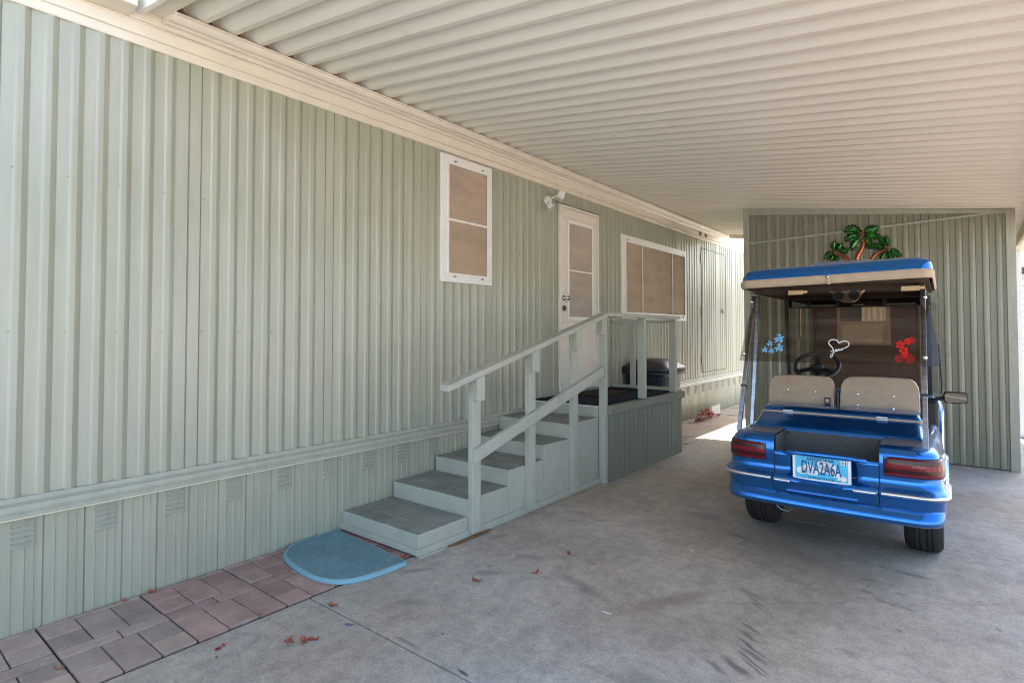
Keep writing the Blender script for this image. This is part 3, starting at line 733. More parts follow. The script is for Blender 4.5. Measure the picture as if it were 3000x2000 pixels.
b.build('bin_handle', 'dark', bn, bevel=.003)

# ------------------------------------------------------------ security light
lt = thing('security_light', 'white twin head flood light on the wall beside the entry door', 'light', (0.0, 4.94, 2.73))
b = MB(); b.cyl((.012, 4.94, 2.785), (.045, 4.94, 2.785), .052, .046, 24); b.build('wall_plate', 'lampwhite', lt, smooth=40)
def head(c, d, size, nm):
    d = Vector(d).normalized(); sd = d.cross(Vector((0, 0, 1))).normalized(); u = sd.cross(d); c = Vector(c)
    a = MB(); rows = []
    for t_, sc_ in ((-1, .55), (-.85, .72), (.3, .92), (.75, 1), (1, 1)):
        q = c + d * t_ * size * .55
        rows.append([q + sd * x * size * sc_ + u * y_ * size * .78 * sc_ for x, y_ in ((-1, -.8), (-.8, -1), (.8, -1), (1, -.8), (1, .8), (.8, 1), (-.8, 1), (-1, .8))])
    o = len(a.v); a.grid(rows, True); a.f.append(tuple(range(o, o + 8))); a.f.append(tuple(o + 32 + i for i in range(8)))
    hb = a.build(nm, 'lampwhite', lt, smooth=30)
    q = c + d * size * .555
    a = MB(); a.add([q + sd * x * size * .88 + u * y_ * size * .68 for x, y_ in ((-1, -1), (1, -1), (1, 1), (-1, 1))] + [q + d * .003 + sd * x * size * .88 + u * y_ * size * .68 for x, y_ in ((-1, -1), (1, -1), (1, 1), (-1, 1))],
                 [(3, 2, 1, 0), (4, 5, 6, 7), (0, 1, 5, 4), (1, 2, 6, 5), (2, 3, 7, 6), (3, 0, 4, 7)]); a.build('lens', 'lens', hb)
head((.155, 4.98, 2.826), (.60, .60, -.30), .062, 'lamp_head')
head((.115, 4.86, 2.70), (.55, .20, -.75), .045, 'sensor_head')
b = MB(); b.tube([(.045, 4.95, 2.80), (.08, 4.955, 2.815), (.12, 4.965, 2.826)], .010, 8); b.tube([(.045, 4.93, 2.77), (.07, 4.90, 2.74), (.09, 4.875, 2.72)], .010, 8); b.build('swivel_arm', 'lampwhite', lt, smooth=50)

# ------------------------------------------------------------ palm tree wall art (art units -> wall plane)
def AP(x, y, out=.0):
    return Vector((2.559 + .000366 * (x - 1190), SY - .024 - out, 2.549 - .000431 * (y - 300) - .000035 * (x - 1190)))
art = thing('palm_wall_art', 'lacquered metal wall art of three green palm trees with copper trunks above the cart', 'wall art', (2.55, SY - .02, 2.2))
def frond(p0, p1, bend, wd):
    a, c = Vector(p0), Vector(p1); mid = (a + c) / 2; dv = c - a; nrm = Vector((-dv.y, dv.x)).normalized(); mid += nrm * bend
    def bez(t): return a * (1 - t) ** 2 + mid * 2 * t * (1 - t) + c * t * t
    N = 14; fr = MB(); edge = MB(); L = []; Rr = []; Cc = []
    for i in range(N + 1):
        t = i / N; p = bez(t); d = (bez(min(1, t + .02)) - bez(max(0, t - .02))).normalized(); nn = Vector((-d.y, d.x))
        wv = 2.35 * wd * (math.sin(math.pi * min(1, t * .93 + .07)) ** .6) * (1 - .25 * t)
        L.append(AP(*(p + nn * wv * .62), .006)); Rr.append(AP(*(p - nn * wv * .62), .006)); Cc.append(AP(*p, .036))
        lo = 1.25 if i % 2 else .72
        bk = d * (-wd * .25 if i % 2 == 0 else wd * .15)
        if i == 0: EL_ = []; ER_ = []
        EL_.append(AP(*(p + nn * wv * lo + bk), .001)); ER_.append(AP(*(p - nn * wv * lo + bk), .001))
    fr.grid([[l, (l + c_) / 2 + Vector((0, -.006, 0)), c_, (r_ + c_) / 2 + Vector((0, -.006, 0)), r_] for l, c_, r_ in zip(L, Cc, Rr)])
    edge.grid([[a_, l, r_, b_] for a_, l, r_, b_ in zip(EL_, L, Rr, ER_)])
    return fr, edge
palms = [
 ((1190, 390), [((1150, 360), (690, 325), 150, 62), ((1260, 300), (1650, 180), 90, 62), ((1130, 430), (720, 590), 110, 60), ((1130, 530), (930, 850), -110 * -1, 62), ((1290, 390), (1680, 420), 80, 58), ((1300, 480), (1500, 770), 90, 66)],
  [(1225, 540), (1230, 680), (1180, 820), (1090, 940), (1050, 1100)], [48, 46, 55, 66, 68], [(1160, 380), (1230, 330), (1180, 470), (1230, 420)]),
 ((470, 890), [((440, 820), (500, 570), -70, 52), ((520, 790), (660, 610), 40, 46), ((540, 830), (850, 780), 60, 46), ((400, 900), (140, 1090), -70 * -1, 46), ((430, 970), (320, 1140), 20, 40), ((480, 980), (530, 1140), 25, 40)],
  [(560, 925), (660, 965), (760, 1040), (830, 1120)], [34, 42, 48, 52], [(440, 890), (500, 870), (480, 940)]),
 ((1840, 770), [((1900, 700), (1880, 430), -75, 52), ((1800, 690), (1600, 470), -60 * -1, 50), ((1780, 760), (1380, 720), -60 * -1, 48), ((1950, 790), (2230, 950), 70, 50), ((1900, 860), (2010, 1110), 50, 46), ((1840, 870), (1680, 1140), 50, 44)],
  [(1740, 830), (1620, 890), (1510, 980), (1430, 1100)], [30, 36, 38, 40], [(1830, 740), (1830, 810), (1890, 820)])]
for c_, frs, tr, rad, nuts in palms:
    T = MB(); T.tube([AP(x, y, .016) for x, y in tr], [r_ * .00034 + .004 for r_ in rad], 10); trk = T.build('palm_trunk', 'artrunk', art, smooth=60)
    for (p0, p1, bd, wd) in frs:
        f_, e_ = frond(p0, p1, bd, wd); fo = f_.build('frond', 'artgreen', art, smooth=60); e_.build('frond_edge', 'artedge', fo)
    for x, y in nuts:
        MB().ell(AP(x, y, .040), (.017, .012, .017), 10, 6).build('coconut', 'artnut', art, smooth=60)

# ------------------------------------------------------------ golf cart (local metres: x across, y forward from the rear bumper)
cart = thing('golf_cart', 'metallic blue golf cart with tan seats parked facing the shed', 'golf cart', (2.81, 3.75, 0), R(1.5))
LV = [(.330, .075, .500), (.334, .030, .540), (.344, -.004, .556), (.356, -.018, .562), (.372, -.020, .566), (.390, -.010, .568), (.412, .010, .570), (.424, .022, .572), (.432, .020, .573), (.450, .012, .574), (.470, .006, .577), (.486, -.002, .580), (.494, -.010, .585), (.512, -.012, .587), (.520, -.002, .586),
      (.532, .022, .576), (.552, .040, .566), (.575, .044, .562), (.60, .038, .560), (.65, .030, .556), (.70, .032, .550), (.722, .040, .542), (.738, .054, .530), (.750, .074, .512), (.757, .100, .49)]
CR = .115
def lv(z):
    if z <= LV[0][0]: return LV[0][1:]
    for a, c in zip(LV, LV[1:]):
        if z <= c[0]:
            t = (z - a[0]) / (c[0] - a[0]); return (a[1] + (c[1] - a[1]) * t, a[2] + (c[2] - a[2]) * t)
    return LV[-1][1:]
def BP(s_, z, off=0):
    r_, w_ = lv(z); sg = 1 if s_ >= 0 else -1; t = abs(s_) - (w_ - CR); r_ += .022 * min(1, (abs(s_) / .5)) ** 2
    if t <= 0: return Vector((s_, r_ - off, z))
    if t < CR * math.pi / 2:
        a = t / CR; return Vector((sg * (w_ - CR + (CR + off) * math.sin(a)), r_ + CR - (CR + off) * math.cos(a), z))
    return Vector((sg * (w_ + off), r_ + CR + t - CR * math.pi / 2, z))
def arch(y):
    d = y - .77
    return .27 + .02 if abs(d) > .27 else max(.335, .235 + math.sqrt(max(0, .27 ** 2 - d * d)))
S_ = [-1.55, -1.40, -1.30, -1.22, -1.14, -1.06, -.98, -.90, -.82, -.75, -.70] + [-.65 + .025 * i for i in range(15)] + [-.275, -.25, -.15, -.05, .05, .15, .25, .275] + [.30 + .025 * i for i in range(15)] + [.70, .75, .82, .90, .98, 1.06, 1.14, 1.22, 1.30, 1.40, 1.55]
s = MB(); rows = []
for z, _, _ in LV:
    row = []
    for q in S_:
        p = BP(q, z)
        if p.y > .48:
            zm = arch(p.y); zz = max(zm, .335) + (z - .335) / (.757 - .335) * (.757 - max(zm, .335))
            p = BP(q, z); p.z = zz
        row.append(p)
    rows.append(row)
n = len(S_); vs = [p for r_ in rows for p in r_]; fs = []
for i in range(len(rows) - 1):
    for j in range(n - 1):
        if abs(S_[j] + S_[j + 1]) / 2 < .275 and (LV[i][0] + LV[i + 1][0]) / 2 > .43: continue
        fs.append((i * n + j, i * n + j + 1, (i + 1) * n + j + 1, (i + 1) * n + j))
s.add(vs, fs)
body = s.build('body', 'blue', cart, smooth=50, local=True)
# deck tops
for sg in (-1, 1):
    pl = [(.275, .095)] + [tuple(BP(q, .757).xy) for q in [.30, .34, .38, .42, .46, .50, .54, .58, .62, .70, .9, 1.2]] + [(.455, BP(1.2, .757).y), (.455, .42), (.275, .40)]
    pl = [(sg * x, y) for x, y in pl]
    if sg < 0: pl = pl[::-1]
    MB().prism(pl, 'z', .7565, .760).build('rear_deck', 'deckdust', cart, bevel=.002, local=True)
# tailgate
s = MB(); rows = []
for i in range(23):
    z = .430 + (.664 - .430) * i / 22; row = []
    for j in range(25):
        q = -.270 + .54 * j / 24; r_ = lv(z)[0]
        p = BP(q, z, .004)
        dx, dz = abs(q + .005) / .185, abs(z - .59) / .085
        e = max(0, 1 - (dx ** 4 + dz ** 4)); p.y += .022 * min(1, e * 2)
        if z > .66: p.y += .01
        row.append(p)
    rows.append(row)
s.grid(rows); tg = s.build('tailgate', 'blue', cart, smooth=50, local=True)
s = MB(); s.tube([(x, BP(x, .66).y - .022 + .018 * (abs(x) / .22) ** 6, .672 - .012 * (abs(x) / .22) ** 4) for x in [-.22 + .02 * i for i in range(23)]], [.006] + [.013 + .004 * (1 - abs(-.2 + .02 * i) / .2) for i in range(21)] + [.006], 12)
s.build('tailgate_lip', 'blue', tg, smooth=60, local=True)
s = MB(); s.box(-.272, .272, .030, .060, .655, .664); s.build('tailgate_cap', 'blue', tg, local=True)
s = MB()
for q in (-.2735, .2735): s.grid([[BP(q - .0035, z, .001), BP(q + .0035, z, .001)] for z in (.430, .45, .49, .53, .57, .62, .66)])
s.grid([[BP(x, z, .001) for x in [-.27 + .054 * i for i in range(11)]] for z in (.427, .433)])
s.build('panel_gap', 'dark', cart, local=True)
# cargo well
s = MB(); s.box(-.275, .275, .05, .34, .552, .560); s.add([(-.275, .335, .56), (.275, .335, .56), (.275, .34, .748), (-.275, .34, .748)], [(0, 1, 2, 3)])
s.add([(-.273, .06, .56), (-.273, .335, .56), (-.273, .34, .75), (-.273, .08, .75)], [(0, 1, 2, 3)]); s.add([(.273, .06, .56), (.273, .335, .56), (.273, .34, .75), (.273, .08, .75)], [(3, 2, 1, 0)])
s.build('cargo_liner', 'carpet', cart, local=True)
for x in (-.255, .255): MB().cyl((x, .335, .735), (x, .328, .735), .009, .009, 10).build('liner_stud', 'dark', cart, local=True)
# chrome strips
def strip(a, b_, z0, z1, off, nm, mat, par):
    m_ = MB(); N = max(2, int(abs(b_ - a) / .02)); rows = []
    for zz, o_ in ((z0, 0), (z0 + (z1 - z0) * .15, off), ((z0 + z1) / 2, off * 1.3), (z1 - (z1 - z0) * .15, off), (z1, 0)):
        rows.append([BP(a + (b_ - a) * i / N, zz, o_) for i in range(N + 1)])
    m_.grid(rows); return m_.build(nm, mat, par, smooth=70, local=True)
strip(-.95, -.285, .491, .514, .008, 'chrome_strip', 'chrome', cart); strip(.285, .95, .491, .514, .008, 'chrome_strip', 'chrome', cart)
strip(-.265, -.175, .488, .510, .012, 'chrome_strip', 'chrome', tg); strip(.150, .262, .488, .510, .012, 'chrome_strip', 'chrome', tg)
strip(-.20, .17, .4365, .4405, .010, 'thin_chrome_line', 'chrome', tg)
# tail lights
def tail(a, b_):
    m_ = MB(); rows = []; N = 14
    for k_, zz in enumerate([.598, .603, .612, .630, .65, .668, .686, .695, .700]):
        o_ = .011 * min(1, math.sin(math.pi * k_ / 8) * 2.2); sh = (.018 if k_ in (0, 8) else .007 if k_ in (1, 7) else 0)
        A, Bq = a + sh * (1 if b_ > a else -1), b_ - sh * (1 if b_ > a else -1)
        rows.append([BP(A + (Bq - A) * i / N, zz, o_ if 0 < i < N else 0) for i in range(N + 1)])
    m_.grid(rows); t_ = m_.build('taillight', 'lensred', cart, smooth=60, local=True)
    m2 = MB(); m2.tube([BP(a + (b_ - a) * i / N, .5965, .002) for i in range(N + 1)] + [BP(b_, z, .002) for z in (.62, .66, .69)] + [BP(b_ + (a - b_) * i / N, .7015, .002) for i in range(N + 1)] + [BP(a, z, .002) for z in (.69, .66, .62)], .003, 5, True)
    m2.build('lens_seal', 'dark', t_, local=True)
    m3 = MB(); rows = [[BP(a + (b_ - a) * (.35 + .5 * i / 6), z, .0125) for i in range(7)] for z in (.642, .655, .672)]; m3.grid(rows); m3.build('reflector', 'lensred', t_, local=True)
tail(-.325, -.64); tail(.295, .66)
# plate
py = BP(0, .59).y + .004
s = MB()
pr_ = rrect(-.165, .140, 0, 0, .012, 0)
def rr2(x0, x1, z0, z1, r_, y): return [(a, y, c) for a, c, _ in rrect(x0, x1, z0, z1, r_, 0)]
def slabxz(mb, x0, x1, z0, z1, r_, y0, y1):
    A, Bq = rr2(x0, x1, z0, z1, r_, y0), rr2(x0, x1, z0, z1, r_, y1); o = len(mb.v); mb.grid([A, Bq], True); n_ = len(A)
    mb.f.append(tuple(o + i for i in range(n_))); mb.f.append(tuple(o + n_ + i for i in range(n_ - 1, -1, -1)))
PY = .016; slabxz(s, -.165, .140, .513, .667, .012, PY - .004, PY + .004)
plate = s.build('licence_plate', 'platewhite', cart, local=True)
s = MB(); slabxz(s, -.150, .125, .527, .655, .008, PY - .0050, PY - .0038); s.build('plate_field', 'plateblue', plate, local=True)
s = MB()
for cx, cz, rx, rz_ in ((-.115, .572, .028, .022), (-.08, .585, .03, .026), (0.0, .615, .038, .028), (.035, .600, .035, .026), (.06, .575, .03, .022), (-.06, .566, .04, .016), (.095, .548, .024, .016), (.01, .59, .05, .02)):
    s.tube([(cx, PY - .0050, cz), (cx, PY - .0056, cz)], [.02, .02], 18)
    for i in range(36): 
        x, y, z = s.v[-36 + i]; s.v[-36 + i] = (cx + (x - cx) * rx / .02, y, cz + (z - cz) * rz_ / .02)
s.build('plate_cloud', 'platewhite', plate, local=True)
def ptext(txt, size, sx, cx, cz, bold, mat, y=PY - .0066, d=.0008):
    vs_, fs_ = text_mesh(txt, size, sx, bold, d); s_ = MB(); s_.add([(cx + x, y - z, cz + yy_) for x, yy_, z in vs_], fs_); return s_
s = ptext('DVA2A6A', .104, .465, -.014, .590, .0019, 'plateink'); s.build('plate_number', 'plateink', plate, local=True)
s = ptext('ARIZONA', .023, 1.45, -.018, .642, .0008, 'plateink'); s.build('plate_state', 'plateink', plate, local=True)
s = ptext('GRAND CANYON STATE', .0065, 1.1, -.018, .628, 0, 'plateink'); s.build('plate_slogan', 'plateink', plate, local=True)
s = ptext('ALTERNATIVE FUEL', .0165, 1.0, -.012, .535, .0003, 'plateink'); s.build('plate_fuel', 'plateink', plate, local=True)
s = MB(); slabxz(s, .087, .120, .628, .650, .002, PY - .0062, PY - .005); yk = s.build('plate_sticker', 'platewhite', plate, local=True)
s = ptext('21', .018, 1.0, .1, .638, .0006, 'dark', PY - .0072); s.build('sticker_year', 'dark', plate, local=True)
s = MB(); s.box(.111, .116, PY - .0070, PY - .0062, .630, .648); s.build('sticker_bar', 'dark', plate, local=True)
for x, z in ((-.105, .535), (.085, .535)): MB().cyl((x, PY - .005, z), (x, PY - .010, z), .006, .004, 10).build('plate_bolt', 'steel', plate, local=True)
for x, z in ((-.105, .650), (.075, .648)): MB().cyl((x, PY - .0052, z), (x, PY - .0058, z), .003, .003, 10).build('plate_hole', 'dark', plate, local=True)
# engine cover lid
def lidsec(y, z, hf, d=.03):
    o = []
    o.append((-hf - .012, y + .0, .70)); o.append((-hf, y, z - d))
    for i in range(1, 5): a = R(90 * i / 5); o.append((-hf + d * (1 - math.cos(a)), y, z - d + d * math.sin(a)))
    for i in range(9): o.append((-hf + d + (2 * hf - 2 * d) * i / 8, y, z))
    for i in range(4, 0, -1): a = R(90 * i / 5); o.append((hf - d * (1 - math.cos(a)), y, z - d + d * math.sin(a)))
    o.append((hf, y, z - d)); o.append((hf + .012, y, .70))
    return o
s = MB(); s.grid([lidsec(.345, .745, .480), lidsec(.352, .764, .478), lidsec(.372, .780, .474), lidsec(.44, .806, .470), lidsec(.50, .826, .466), lidsec(.53, .838, .464)])
s.build('lower_cover', 'blue', cart, smooth=50, local=True)
s = MB(); s.grid([lidsec(.529, .838, .466), lidsec(.530, .849, .470), lidsec(.545, .850, .470)]); s.build('cover_trim', 'tan', cart, smooth=30, local=True)
s = MB(); s.grid([lidsec(.543, .846, .464), lidsec(.547, .858, .462), lidsec(.565, .872, .458), lidsec(.62, .882, .452), lidsec(.80, .884, .45)]); s.build('upper_cover', 'blue', cart, smooth=50, local=True)
for x in (-.29, .255):
    s = MB(); s.box(x - .03, x + .03, .526, .5285, .824, .858); s.cyl((x - .03, .526, .846), (x + .03, .526, .846), .004, .004, 8)
    for dx in (-.018, 0, .018): s.cyl((x + dx, .526, .832), (x + dx, .5235, .832), .004, .003, 8)
    s.build('hinge', 'steel', cart, local=True)
# seat backs
def cushion(nm, x0, x1, yb, z0, z1, th=.085):
    m_ = MB(); cx = (x0 + x1) / 2; hw = (x1 - x0) / 2
    def sec(y, k_, lean):
        o = []; ch = .055
        pts_ = [(-1, 0), (-1, .12), (-.995, .5), (-.97, .74), (-.90, .90), (-.80, .975), (-.68, 1), (0, 1.015), (.68, 1), (.80, .975), (.90, .90), (.97, .74), (.995, .5), (1, .12), (1, 0)]
        for a, c in pts_:
            o.append((cx + a * (hw - k_), y + lean * c, z0 + k_ * (.4 if c < .5 else -1) + c * (z1 - z0)))
        return o
    rows = [sec(yb, .010, .05), sec(yb - .004 + .006, .003, .05), sec(yb + .018, 0, .05), sec(yb + th - .02, .0, .05), sec(yb + th - .004, .008, .05), sec(yb + th, .03, .05)]
    m_.grid(rows); o = len(m_.v); n_ = 15
    m_.f.append(tuple(range(o - 6 * n_, o - 5 * n_))); m_.f.append(tuple(range(o - 1, o - n_ - 1, -1)))
    ob = m_.build(nm, 'tan', cart, smooth=40, local=True)
    p_ = MB(); p_.tube([Vector(q) + Vector((0, -.001, 0)) for q in sec(yb + .004, .004, .05)], .0035, 6); p_.build('piping', 'tan', ob, smooth=60, local=True)
    return ob
sL = cushion('seat_back', -.475, -.045, .775, .855, 1.075); sR = cushion('seat_back', -.010, .445, .775, .855, 1.082)
def bolts(par, pts_):
    for x, z in pts_:
        m_ = MB(); y = .775 + .05 * (z - .855) / .22 - .001
        m_.tube([(x, y, z), (x, y - .004, z), (x, y - .007, z)], [.010, .009, .004], 12); m_.build('bolt', 'chrome', par, smooth=60, local=True)
bolts(sL, [(-.345, .972), (-.165, .968)]); bolts(sR, [(.095, .968), (.30, .965), (.095, .895), (.30, .885)])
s = MB(); 
for x0, x1 in ((-.48, -.03), (-.01, .45)):
    stack(s, [(x0, x1, .86, 1.32, .05, .66), (x0, x1, .86, 1.32, .05, .76), (x0 + .02, x1 - .02, .88, 1.30, .05, .79)])
s.build('seat_cushion', 'tan', cart, smooth=40, local=True)
s = MB(); s.box(-.10, -.065, .755, .775, .885, .935); s.box(-.03, -.012, .78, .80, .86, .98); bk = s.build('seat_belt_buckle', 'dark', cart, bevel=.004, local=True)
MB().box(-.092, -.073, .752, .7545, .905, .925).build('belt_button', 'pink', bk, local=True)
# seat base, floor
s = MB(); s.box(-.45, .45, .80, 1.30, .30, .66); s.build('seat_base', 'dark', cart, local=True)
s = MB(); s.box(-.50, .50, .85, 2.3, .24, .30); s.build('floor', 'dark', cart, local=True)
s = MB(); s.box(-.45, .45, .14, .78, .37, .54); s.build('engine_bay', 'dark', cart, local=True)
# front cowl
def cowl(y, z, hf, zb=.30):
    o = [(-hf, y, zb), (-hf, y, zb + (z - zb) * .5)]
    for i in range(7): a = R(90 * i / 6); o.append((-hf + .10 * (1 - math.cos(a)), y, z - .12 + .12 * math.sin(a)))
    for i in range(1, 8): o.append((-hf + .10 + (2 * hf - .2) * i / 8, y, z + .012 * math.sin(math.pi * i / 8)))
    for i in range(6, -1, -1): a = R(90 * i / 6); o.append((hf - .10 * (1 - math.cos(a)), y, z - .12 + .12 * math.sin(a)))
    o += [(hf, y, zb + (z - zb) * .5), (hf, y, zb)]
    return o
s = MB(); s.grid([cowl(1.42, .90, .555), cowl(1.46, .925, .565), cowl(1.55, .93, .57), cowl(1.75, .88, .575), cowl(2.0, .80, .57), cowl(2.2, .70, .55), cowl(2.33, .58, .50), cowl(2.38, .45, .45)])
s.f.append(tuple(range(25))[::-1]); s.build('front_cowl', 'blue', cart, smooth=45, local=True)
s = MB(); s.box(-.54, .54, 1.34, 1.43, .62, .90); s.build('dashboard', 'dark', cart, bevel=.02, local=True)
# wheels
def wheel(x, y, nm='wheel'):
    r0 = .222; wd = .205
    hub = MB(); sg = 1 if x > 0 else -1
    prof_ = [(-wd / 2 + .02, .12), (-wd / 2, .155), (-wd / 2 + .004, .190), (-wd / 2 + .022, .213), (-wd / 2 + .035, r0), (wd / 2 - .035, r0), (wd / 2 - .022, .213), (wd / 2 - .004, .190), (wd / 2, .155), (wd / 2 - .02, .12)]
    # tread with circumferential grooves
    tp = prof_[:5]
    for gx in (-.045, -.018, .018, .045): tp += [(gx - .0035, r0), (gx - .003, r0 - .008), (gx + .003, r0 - .008), (gx + .0035, r0)]
    tp += prof_[5:]
    N = 64; m_ = MB(); rows = []
    for k_ in range(N):
        a = 2 * math.pi * k_ / N
        row = []
        for px, pr2 in tp:
            rr_ = pr2
            if pr2 > .212 and k_ % 2 == 0 and abs(px) > .05: rr_ -= .007
            row.append((x + px, y - rr_ * math.sin(a + .12 * abs(px) / .1), .222 + rr_ * math.cos(a + .12 * abs(px) / .1)))
        rows.append(row)
    rows.append(rows[0]); m_.grid(rows); tyre = m_.build(nm, 'rubber', cart, smooth=25, local=True)
    c_ = MB(); c_.tube([(x - wd * .4, y, .222), (x - wd * .3, y, .222), (x + wd * .3, y, .222), (x + wd * .4, y, .222)], [.122, .10, .10, .122], 24); c_.build('rim', 'steel', tyre, smooth=30, local=True)
for x, y in ((-.50, .775), (.455, .775), (-.47, 2.0), (.47, 2.0)): wheel(x, y)
s = MB(); s.cyl((-.45, .775, .222), (.45, .775, .222), .03, .03, 12); s.box(-.12, .12, .68, .88, .15, .30); s.build('rear_axle', 'dark', cart, local=True)
s = MB(); s.tube([(-.28, .06, .335), (-.24, .05, .305), (-.20, .05, .30), (-.16, .05, .335)], .003, 6); s.build('loose_wire', 'steel', cart, local=True)
# struts
def panel_y(z): return .20 + .65 * (z - 1.25)
for sg in (-1, 1):
    x = .487 * sg
    p0, p1 = Vector((x, .055, .760)), Vector((x * .985, .430, 1.64))
    m_ = MB(); m_.bar(p0, p1, .024, .030, up=(0, -1, .4)); m_.build('roof_strut', 'steel', cart, bevel=.002, local=True)
    m_ = MB(); m_.bar((x * .985, .34, .760), (x * .97, .520, 1.64), .022, .026, up=(0, -1, .2)); m_.build('roof_strut', 'steel', cart, bevel=.002, local=True)
    m_ = MB(); t_ = .31; q = p0.lerp(p1, t_); m_.bar(q, p0.lerp(p1, t_ + .012), .032, .038, up=(0, -1, .4)); m_.build('strut_clamp', 'dark', cart, local=True)
    m_ = MB(); m_.bar((x * 1.0, 1.60, .90), (x * .98, 1.46, 1.66), .03, .03, up=(0, -1, .1)); m_.build('front_pillar', 'dark', cart, local=True)
# rear smoked panel with folded wings
def smoked():
    m_ = MB(); th = .004
    zs_ = [1.205 + (1.645 - 1.205) * i / 4 for i in range(5)]
    rows = []
    for z in zs_:
        f_ = (z - 1.205) / .44
        e = .555 - .075 * f_ ; fx = .49 - .02 * f_
        y = panel_y(z) - .022
        row = [(-e, y + .10 * max(.0, (1 - f_)) + .0, z)] if False else []
        row = [(-(.512 - .022 * f_), y + .02, z), (-.478, y, z), (-.25, y, z), (0, y, z), (.25, y, z), (fx, y, z), (max(e + .012, fx + .004), y + .05 * (1 - f_) + .006, z)]
        rows.append(row)
    m_.grid(rows); return m_
sp = smoked().build('rear_window_panel', 'tint', cart, local=True)
for x in (-.487, .487):
    for z in (1.25, 1.60):
        m_ = MB(); y = panel_y(z) - .023
        m_.tube([(x, y, z), (x, y - .006, z), (x, y - .010, z - .001)], [.013, .011, .005], 12); m_.build('bolt', 'chrome', sp, smooth=60, local=True)
def SPt(x, z, off=.003): return Vector((x, panel_y(z) - .022 - off, z))
def flat(mb, pts_, off=.003):
    c_ = SPt(sum(p[0] for p in pts_) / len(pts_), sum(p[1] for p in pts_) / len(pts_), off)
    o = len(mb.v); mb.v.append(tuple(c_)); mb.v += [tuple(SPt(x, z, off)) for x, z in pts_]; n_ = len(pts_)
    for i in range(n_): mb.f.append((o, o + 1 + i, o + 1 + (i + 1) % n_))
def turtle(cx, cz, L, ang, par):
    def tr(px, pz): a = R(ang); return (cx + L * (px * math.cos(a) - pz * math.sin(a)), cz + L * (px * math.sin(a) + pz * math.cos(a)))
    m_ = MB(); flat(m_, [tr(.34 * math.cos(t_) * (1), .26 * math.sin(t_)) for t_ in [2 * math.pi * i / 20 for i in range(20)]], .0015)
    flat(m_, [tr(.45 + .11 * math.cos(t_), .085 * math.sin(t_)) for t_ in [2 * math.pi * i / 12 for i in range(12)]], .0017)
    for sg in (-1, 1):
        flat(m_, [tr(.22, .20 * sg), tr(.36, .30 * sg), tr(.30, .46 * sg), (tr(.10, .52 * sg)), tr(-.12, .46 * sg), tr(.08, .40 * sg), tr(.14, .30 * sg)], .0019)
        flat(m_, [tr(-.24, .16 * sg), tr(-.34, .26 * sg), tr(-.50, .28 * sg), tr(-.46, .18 * sg), tr(-.34, .10 * sg)], .0021)
    t_ = m_.build('turtle_sticker', 'cyan', par, local=True)
    m_ = MB(); 
    def seg(a, b_, w_=.022):
        a, b_ = Vector(a), Vector(b_); d = (b_ - a); nn = Vector((-d.y, d.x)).normalized() * w_
        flat(m_, [tr(*(a + nn)), tr(*(b_ + nn)), tr(*(b_ - nn)), tr(*(a - nn))], .0026)
    hx = [(.11 * math.cos(R(60 * i)), .10 * math.sin(R(60 * i))) for i in range(6)]
    for i in range(6):
        seg(hx[i], hx[(i + 1) % 6], .013); o_ = (.25 * math.cos(R(60 * i)), .20 * math.sin(R(60 * i))); seg(hx[i], o_, .013); seg(o_, (.25 * math.cos(R(60 * i + 60)), .20 * math.sin(R(60 * i + 60))), .012)
    m_.build('shell_lines', 'stickdark', par, local=True)
for cx, cz, L, a in ((-.283, 1.350, .058, 25), (-.334, 1.318, .036, 35), (-.360, 1.278, .036, 20), (-.318, 1.272, .034, 35), (-.275, 1.291, .050, 30)): turtle(cx, cz, L, a, sp)
# heart and script
def stroke(mb, pts_, w_, off=.003, cl=False):
    n_ = len(pts_)
    L = []; Q = []
    for i in range(n_):
        a = Vector(pts_[max(0, i - 1)]); b_ = Vector(pts_[min(n_ - 1, i + 1)]); d = (b_ - a).normalized(); nn = Vector((-d.y, d.x)); ww = w_[i] if isinstance(w_, list) else w_
        p = Vector(pts_[i]); L.append(SPt(*(p + nn * ww / 2), off)); Q.append(SPt(*(p - nn * ww / 2), off))
    mb.grid([L, Q])
def spl(pts_, n_=6):
    out = []; P_ = [Vector(p) for p in pts_]; P_ = [P_[0]] + P_ + [P_[-1]]
    for i in range(1, len(P_) - 2):
        for k_ in range(n_):
            t = k_ / n_; a, b_, c_, d = P_[i - 1:i + 3]
            out.append(.5 * ((2 * b_) + (-a + c_) * t + (2 * a - 5 * b_ + 4 * c_ - d) * t * t + (-a + 3 * b_ - 3 * c_ + d) * t ** 3))
    out.append(P_[-2]); return out
HX, HZ, HS = .006, 1.348, .000425   # art units from a 260 wide drawing
def H(x, y): return (HX + x * HS, HZ - y * HS)
m_ = MB()
stroke(m_, spl([H(*p) for p in [(70, 150), (48, 110), (10, 70), (2, 35), (25, 8), (65, 0), (105, 15), (132, 48), (160, 30), (205, 22), (245, 35), (258, 65), (240, 100), (200, 120)]]), .0048)
stroke(m_, spl([H(*p) for p in [(32, 170), (50, 165), (70, 140), (72, 160), (68, 200), (58, 240), (42, 255), (34, 235), (50, 205), (80, 180), (90, 165)]]), .0034, .0036)
stroke(m_, spl([H(*p) for p in [(86, 165), (104, 158), (108, 143), (98, 140), (92, 155), (98, 168), (114, 160), (128, 135), (130, 152), (122, 164), (116, 158)]]), .0030, .0042)
stroke(m_, spl([H(*p) for p in [(126, 158), (142, 142), (144, 132), (142, 150), (150, 154), (160, 140), (164, 126), (162, 146), (172, 146), (184, 118), (188, 134), (180, 146), (174, 140)]]), .0030, .0048)
m_.build('heart_sticker', 'stickwhite', sp, local=True)
